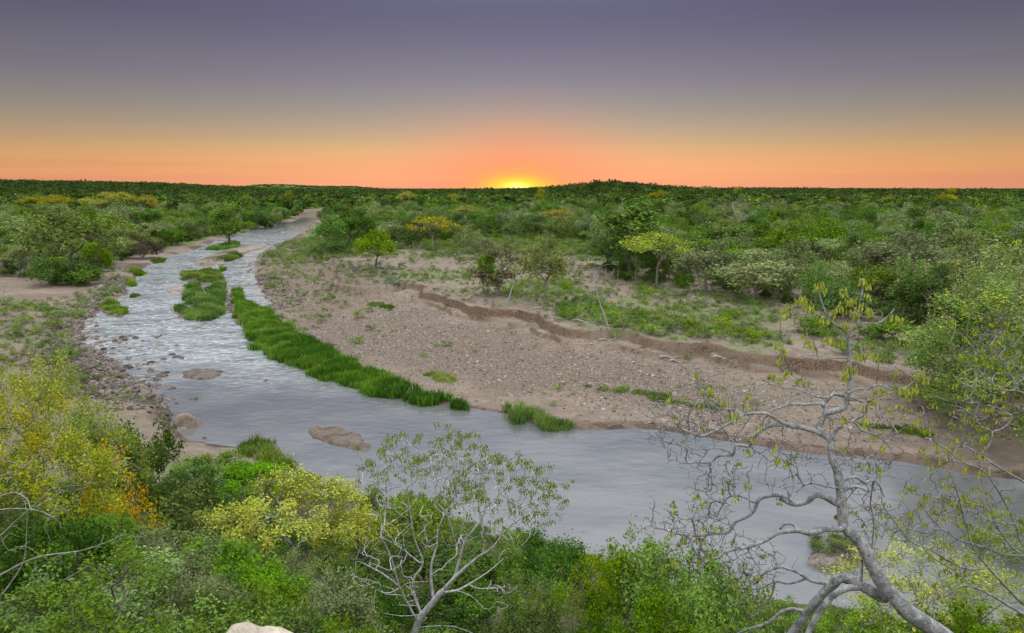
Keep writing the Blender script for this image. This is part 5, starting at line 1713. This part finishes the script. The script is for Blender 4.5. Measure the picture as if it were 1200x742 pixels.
    b([(988, 617), (985, 620), (966, 620), (949, 625), (935, 622), (920, 623), (911, 625), (896, 634), (877, 641), (853, 646), (841, 653), (826, 659), (820, 666)], -.5, .040, .008)
    b([(935, 622), (930, 615), (920, 614), (914, 620)], .1, .020, .012)
    b([(870, 642), (858, 640), (852, 642)], -.1, .012, .006)
    b([(875, 642), (885, 660), (895, 672)], .1, .008, .004)
    b([(1034, 688), (1036, 700), (1017, 690), (1000, 681), (985, 677), (976, 685), (961, 700), (947, 717), (932, 737), (920, 755)], .35, .070, .045)
    b([(1010, 688), (993, 689), (976, 698), (964, 712), (952, 732), (944, 750)], -.25, .042, .030)
    b([(971, 684), (951, 681), (935, 671), (920, 666), (913, 665), (897, 671), (887, 683)], .3, .022, .008)
    b([(940, 680), (925, 684), (908, 682), (890, 690), (870, 690)], .3, .012, .004)
    b([(906, 684), (905, 696), (895, 710), (885, 722)], .2, .010, .005)
    b([(947, 718), (930, 714), (916, 717), (901, 729), (886, 735), (872, 739), (855, 748)], .3, .026, .012)
    b([(1009, 685), (1010, 668), (1010, 657)], 0, .016, .013)
    b([(986, 578), (992, 573), (1005, 570), (1017, 576)], -.15, .022, .016)
    b([(986, 566), (990, 563), (1002, 559), (1014, 567)], .15, .018, .012)
    b([(1012, 566), (1024, 563), (1031, 570), (1036, 582)], .1, .012, .006)
    b([(1004, 571), (990, 590), (1000, 596), (1012, 590)], .1, .006, .003)
    b([(984, 572), (968, 570), (950, 566), (935, 575), (925, 590)], -.2, .014, .004)
    b([(1024, 563), (1020, 590), (1024, 610), (1022, 640)], .4, .006, .003)
    Q = sk.P + sk.org
    cp, sp_ = math.cos(PITCH), math.sin(PITCH)
    zc = Q[:, 1] * cp - (Q[:, 2] - CAM_H) * sp_; yc = Q[:, 1] * sp_ + (Q[:, 2] - CAM_H) * cp
    uu = 600 + Q[:, 0] / zc * F_PX; vv = 371 - yc / zc * F_PX
    SP = []
    for a_, b_ in SPRAY:
        i_ = int(np.argmin((uu - a_) ** 2 + (vv - b_) ** 2))
        SP.append(at_dist(a_, b_, Q[i_, 1] + rng.normal(0, .08)) - sk.org)
    SP = np.array(SP)
    sk.grow(SP, rng, .06, .15, bias=0, start=15)
    nb = len(sk.P)
    # fine twigs, grown outwards from the traced limbs
    P = np.array(sk.P); r = np.array(sk.fix)
    zl = np.percentile(P[:, 2], 66)
    k = np.where((r < .014) & (np.arange(nb) > 20) & ((P[:, 2] < zl) | (rng.random(nb) < .12)))[0]
    pick = rng.choice(k, 800)
    tr0 = P[8]
    od = P[pick] - tr0; od /= np.linalg.norm(od, axis=1)[:, None]
    A = P[pick] + od * rng.uniform(.10, .42, (800, 1)) + rng.normal(0, .12, (800, 3)) + np.array([0, 0, .10])
    A = A[A[:, 2] < P[:, 2].max() - .25]
    sk.grow(A, rng, .05, .14, bias=.0, start=15)
    pk = rng.integers(nb, sk.n, 2600)
    pk = pk[sk.P[pk, 2] < np.percentile(sk.P[nb:, 2], 70)][:1500]
    A = sk.P[pk] + rng.normal(0, .10, (len(pk), 3)) + np.array([-.05, 0, .09])
    sk.grow(A, rng, .05, .12, bias=.0, start=15)
    sk.radii(.0042, 3.1)
    tips = sk.tips()
    hp = tips[:, 2] + sk.org[2]
    # sprays: dense at the top of the tree, thin on the lower limbs
    zt = np.array([(t + sk.org) for t in tips]); el_ = (zt[:, 2] - hp.min()) / (hp.max() - hp.min())
    keep = rng.random(len(tips)) < .06 + .12 * ss(.6, .85, el_)
    lm = hanging_leaves('young_leaves', np.vstack([tips[keep], SP, (SP + rng.normal(0, .03, SP.shape))[::2]]), rng, 9, .092, .045)
    r_ = finish_tree('bare_grey_tree', sk, .002, 'large grey leafless tree leaning in from the bottom right, lime-green leaf sprays on its tips', None, 'pale', lm)
    # two dry leaves caught on the bark
    for q, lab in (((980, 607), 'rusty brown dry leaf caught in the upper crotch of the grey tree'), ((978, 686), 'yellow-brown dry leaf on the lower limb of the grey tree')):
        c = at_dist(q[0], q[1], 10.35)
        V = np.array([(0, 0, -.05), (.035, .01, -.01), (.04, -.01, .03), (0, .015, .05), (-.04, -.01, .03), (-.035, .01, -.01), (0, .03, 0), (0, .02, 0)])
        me = mesh_np('dry_leaf', V[[0, 1, 2, 6, 0, 6, 4, 5, 6, 2, 3, 4]], np.arange(12).reshape(-1, 4), {'lv': np.full(12, .5)}, False)
        tag(link('dry_leaf', me, DRY, None, c), lab, 'leaf', 'dry leaves on the grey tree')


def _dry():
    m, t, o = new_mat('dry_leaf'); g = G(t)
    v = g.n('ShaderNodeTexCoord').outputs['Object']
    g.l(g.bsdf(g.mix(g.noise(v, 40, 3), (.30, .10, .01), (.55, .24, .02)), .7), o.inputs[0])
    return m


DRY = _dry()
grey_tree()


def right_tree():
    rng = np.random.default_rng(72)
    sk = Skel(); d = 9.4
    base = at_dist(1330, 800, d); gz = tz(base[0], base[1])
    sk.org = np.array([base[0], base[1], gz])
    sk.add((0, 0, -.3), -1, .13)
    tr = [(1330, 820), (1325, 770), (1310, 700), (1300, 620), (1290, 540), (1280, 450), (1270, 380), (1255, 320), (1240, 280)]
    trace(sk, tr, d, d + .2, .12, .02)
    def b(pts, dd, a, c): trace(sk, pts, 0, dd, a, c, rng=rng)
    b([(1318, 740), (1260, 745), (1200, 720), (1166, 700), (1141, 688), (1124, 689), (1105, 700), (1068, 709), (1039, 707)], .4, .035, .006)
    b([(1318, 735), (1250, 740), (1200, 708), (1170, 678), (1158, 665), (1141, 642), (1132, 615), (1124, 586), (1119, 569), (1110, 550)], -.4, .034, .006)
    b([(1158, 666), (1136, 667), (1117, 661), (1090, 644), (1068, 635), (1051, 615), (1035, 593)], -.3, .016, .004)
    b([(1304, 680), (1250, 660), (1200, 652), (1175, 650), (1156, 642), (1122, 632), (1093, 610), (1080, 590)], .3, .024, .005)
    b([(1304, 680), (1240, 660), (1200, 640), (1192, 620), (1182, 598), (1166, 569), (1150, 550), (1120, 540)], -.2, .026, .005)
    b([(1300, 620), (1240, 590), (1200, 565), (1166, 545), (1141, 528), (1127, 523), (1107, 525), (1090, 511), (1084, 489)], .2, .026, .005)
    b([(1150, 533), (1160, 520), (1162, 506), (1150, 500), (1143, 488), (1148, 470)], .1, .010, .004)
    b([(1162, 506), (1175, 502), (1186, 492)], .1, .007, .003)
    b([(1127, 523), (1130, 505), (1135, 490)], -.2, .008, .003)
    b([(1290, 540), (1240, 500), (1200, 461), (1175, 457), (1156, 445), (1145, 430), (1143, 415)], .3, .022, .004)
    b([(1195, 460), (1190, 448), (1175, 426), (1163, 407)], -.1, .012, .004)
    b([(1280, 450), (1240, 440), (1200, 432), (1178, 424), (1165, 412), (1150, 402)], .1, .016, .004)
    b([(1270, 390), (1230, 380), (1200, 390), (1192, 405), (1185, 395)], .1, .012, .004)
    b([(1255, 320), (1225, 300), (1198, 292)], .1, .008, .004)
    b([(1200, 652), (1185, 640), (1170, 620), (1160, 600), (1140, 590), (1110, 585), (1075, 580)], .3, .012, .004)
    b([(1122, 632), (1105, 620), (1085, 625), (1060, 618), (1045, 620)], .2, .008, .003)
    b([(1141, 688), (1120, 670), (1095, 655), (1080, 640)], .2, .010, .003)
    b([(1190, 615), (1160, 610), (1140, 600), (1120, 598), (1100, 604)], .2, .010, .003)
    nb = len(sk.P); P = np.array(sk.P); r = np.array(sk.fix)
    k = np.where((r < .016) & (np.arange(nb) > 20))[0]
    pick = rng.choice(k, 800)
    od = P[pick] - np.array(sk.P[6]); od /= np.linalg.norm(od, axis=1)[:, None]
    A = P[pick] + od * rng.uniform(.08, .35, (800, 1)) + rng.normal(0, .15, (800, 3)) + np.array([0, 0, .08])
    sk.grow(A, rng, .06, .14, bias=0, start=12)
    pk = rng.integers(nb, sk.n, 900)
    A = sk.P[pk] + rng.normal(0, .16, (len(pk), 3)) + np.array([-.06, 0, .05])
    sk.grow(A, rng, .06, .12, bias=0, start=12); sk.radii(.0042, 3.1)
    tips = sk.tips(); keep = rng.random(len(tips)) < .3
    lm = hanging_leaves('young_leaves', tips[keep], rng, 6, .088, .045)
    finish_tree('bare_twig_tree', sk, .002, 'thinner bare twiggy tree reaching in from the right edge with drooping lime leaves', None, 'pale', lm)


right_tree()


def pale_tree():
    rng = np.random.default_rng(73)
    sk = Skel(); d = 19.0
    base = at_dist(480, 790, d - .2); gz = tz(base[0], base[1])
    sk.org = np.array([base[0], base[1], gz])
    b0 = sk.add((0, 0, -.3), -1, .13)
    W = at_dist(np.array([486.]), np.array([742.]), np.array([d]))[0] - sk.org
    sk.path([W * .5 + np.array([.02, 0, -.1])], b0, .12, .12)
    def b(pts, dd, a, c): trace(sk, pts, 0, dd, a, c, rng=rng)
    b([(484, 760), (486, 742), (493, 724), (505, 709), (516, 695)], .1, .115, .085)
    b([(516, 695), (532, 678), (539, 653), (546, 632), (563, 611), (572, 590)], .5, .06, .014)
    b([(520, 690), (539, 671), (560, 653), (578, 641), (595, 619), (620, 603), (655, 603)], -.4, .055, .008)
    b([(618, 604), (634, 585), (641, 570), (645, 547)], .3, .015, .006)
    b([(516, 695), (535, 692), (549, 685), (571, 671), (590, 655)], 1.0, .045, .010)
    b([(549, 685), (563, 690), (592, 688), (606, 692)], -.3, .02, .006)
    b([(535, 692), (553, 699), (567, 713)], -.5, .016, .006)
    b([(508, 706), (505, 678), (506, 660), (512, 639), (514, 618), (532, 582), (535, 551), (532, 508)], .3, .05, .007)
    b([(514, 618), (524, 640), (535, 625)], .2, .012, .006)
    b([(495, 722), (486, 699), (485, 678), (496, 660), (486, 632), (479, 586), (472, 533)], .6, .045, .007)
    b([(490, 730), (478, 708), (468, 688), (458, 653), (448, 632)], -.5, .035, .008)
    b([(494, 662), (480, 650), (465, 639), (448, 630)], .5, .022, .006)
    b([(466, 685), (448, 672), (433, 664), (405, 649)], .3, .018, .005)
    b([(468, 690), (450, 695), (422, 678)], -.4, .016, .005)
    b([(496, 720), (470, 722), (440, 718), (415, 726)], -.6, .016, .005)
    b([(490, 735), (530, 734), (560, 745)], -.6, .016, .006)
    b([(563, 612), (560, 585), (556, 560)], .2, .014, .005)
    b([(539, 655), (532, 630), (524, 605), (505, 580)], -.2, .018, .006)
    nb = len(sk.P)
    # crown filled with fine branching
    n = 1200
    a = rng.random(n) * 6.28; rr = np.sqrt(rng.random(n))
    lc = np.array([(440, 560), (472, 530), (505, 545), (532, 515), (556, 540), (585, 548), (612, 555), (640, 580), (600, 590), (560, 585), (520, 580), (480, 590), (445, 610), (425, 640), (460, 650), (500, 630),
                   (545, 625), (590, 630), (630, 610), (410, 670), (440, 690), (590, 690), (480, 690), (540, 565)])
    li = rng.integers(0, len(lc), n)
    px = lc[li, 0] + rng.normal(0, 12, n); py = lc[li, 1] + rng.normal(0, 12, n)
    ddp = rng.normal(0, .9, n)
    A = at_dist(px, py, d + ddp) - sk.org
    c0 = np.array(sk.P[6]); A = A[np.argsort(np.linalg.norm(A - c0, axis=1))]
    sk.grow(A, rng, .12, .16, bias=.12, start=5)
    sk.radii(.0055, 2.6)
    tips = sk.tips()
    zz = tips[:, 2]; lo, hi_ = np.percentile(zz, 5), np.percentile(zz, 99)
    keep = rng.random(len(tips)) < .36 + .9 * ss(lo + (hi_ - lo) * .25, lo + (hi_ - lo) * .75, zz)
    lm = hanging_leaves('young_leaves', tips[keep], rng, 22, .08, .09)
    finish_tree('pale_branching_tree', sk, .003, 'pale grey tree with many bare forking limbs and a thin green top, bottom centre', None, 'silver', lm, 'bright2', 7)


FM['bright2'] = foliage_mat('leaf_spring_green', (.22, .37, .03), (.42, .56, .07))
pale_tree()


def left_dead():
    rng = np.random.default_rng(74)
    sk = Skel(); d = 11.5
    base = at_dist(-120, 800, d); gz = tz(base[0], base[1])
    sk.org = np.array([base[0], base[1], gz])
    trace(sk, [(-120, 830), (-100, 760), (-80, 700), (-60, 640), (-45, 590), (-30, 540)], d, d, .07, .02)
    def b(pts, dd, a, c): trace(sk, pts, 0, dd, a, c, rng=rng)
    b([(-80, 700), (-40, 690), (0, 674), (26, 660), (53, 651), (92, 646), (124, 636), (141, 628)], .3, .026, .004)
    b([(-90, 740), (-40, 725), (0, 708), (21, 701), (53, 690), (78, 678), (102, 664)], -.3, .024, .004)
    b([(78, 680), (95, 682), (112, 675)], .1, .006, .003)
    b([(-90, 730), (-20, 715), (0, 699), (14, 681), (28, 657), (31, 625), (32, 600)], .1, .022, .005)
    b([(-60, 650), (-20, 640), (0, 628), (18, 611), (42, 590), (64, 568)], .2, .020, .004)
    b([(-50, 610), (-20, 590), (0, 582), (18, 577), (32, 586), (36, 598)], -.2, .016, .004)
    b([(-40, 580), (-15, 565), (0, 558), (21, 551), (46, 533), (62, 520)], .2, .015, .004)
    b([(-50, 620), (-10, 600), (20, 596), (50, 600), (70, 612)], .4, .012, .003)
    b([(0, 628), (10, 645), (28, 640), (50, 652)], .4, .010, .003)
    b([(-30, 545), (0, 540), (25, 545), (50, 556)], .4, .010, .003)
    nb = len(sk.P); P = np.array(sk.P); r = np.array(sk.fix)
    k = np.where((r < .016) & (np.arange(nb) > 15))[0]; pick = rng.choice(k, 150)
    od = P[pick] - P[10]; od /= np.linalg.norm(od, axis=1)[:, None]
    A = P[pick] + od * rng.uniform(.1, .4, (150, 1)) + rng.normal(0, .12, (150, 3))
    sk.grow(A, rng, .08, .2, bias=0, start=8); sk.radii(.0028, 2.6)
    finish_tree('dead_branches', sk, .002, 'bare pale dead branches reaching in from the left edge over the bushes', None, 'dead')


left_dead()
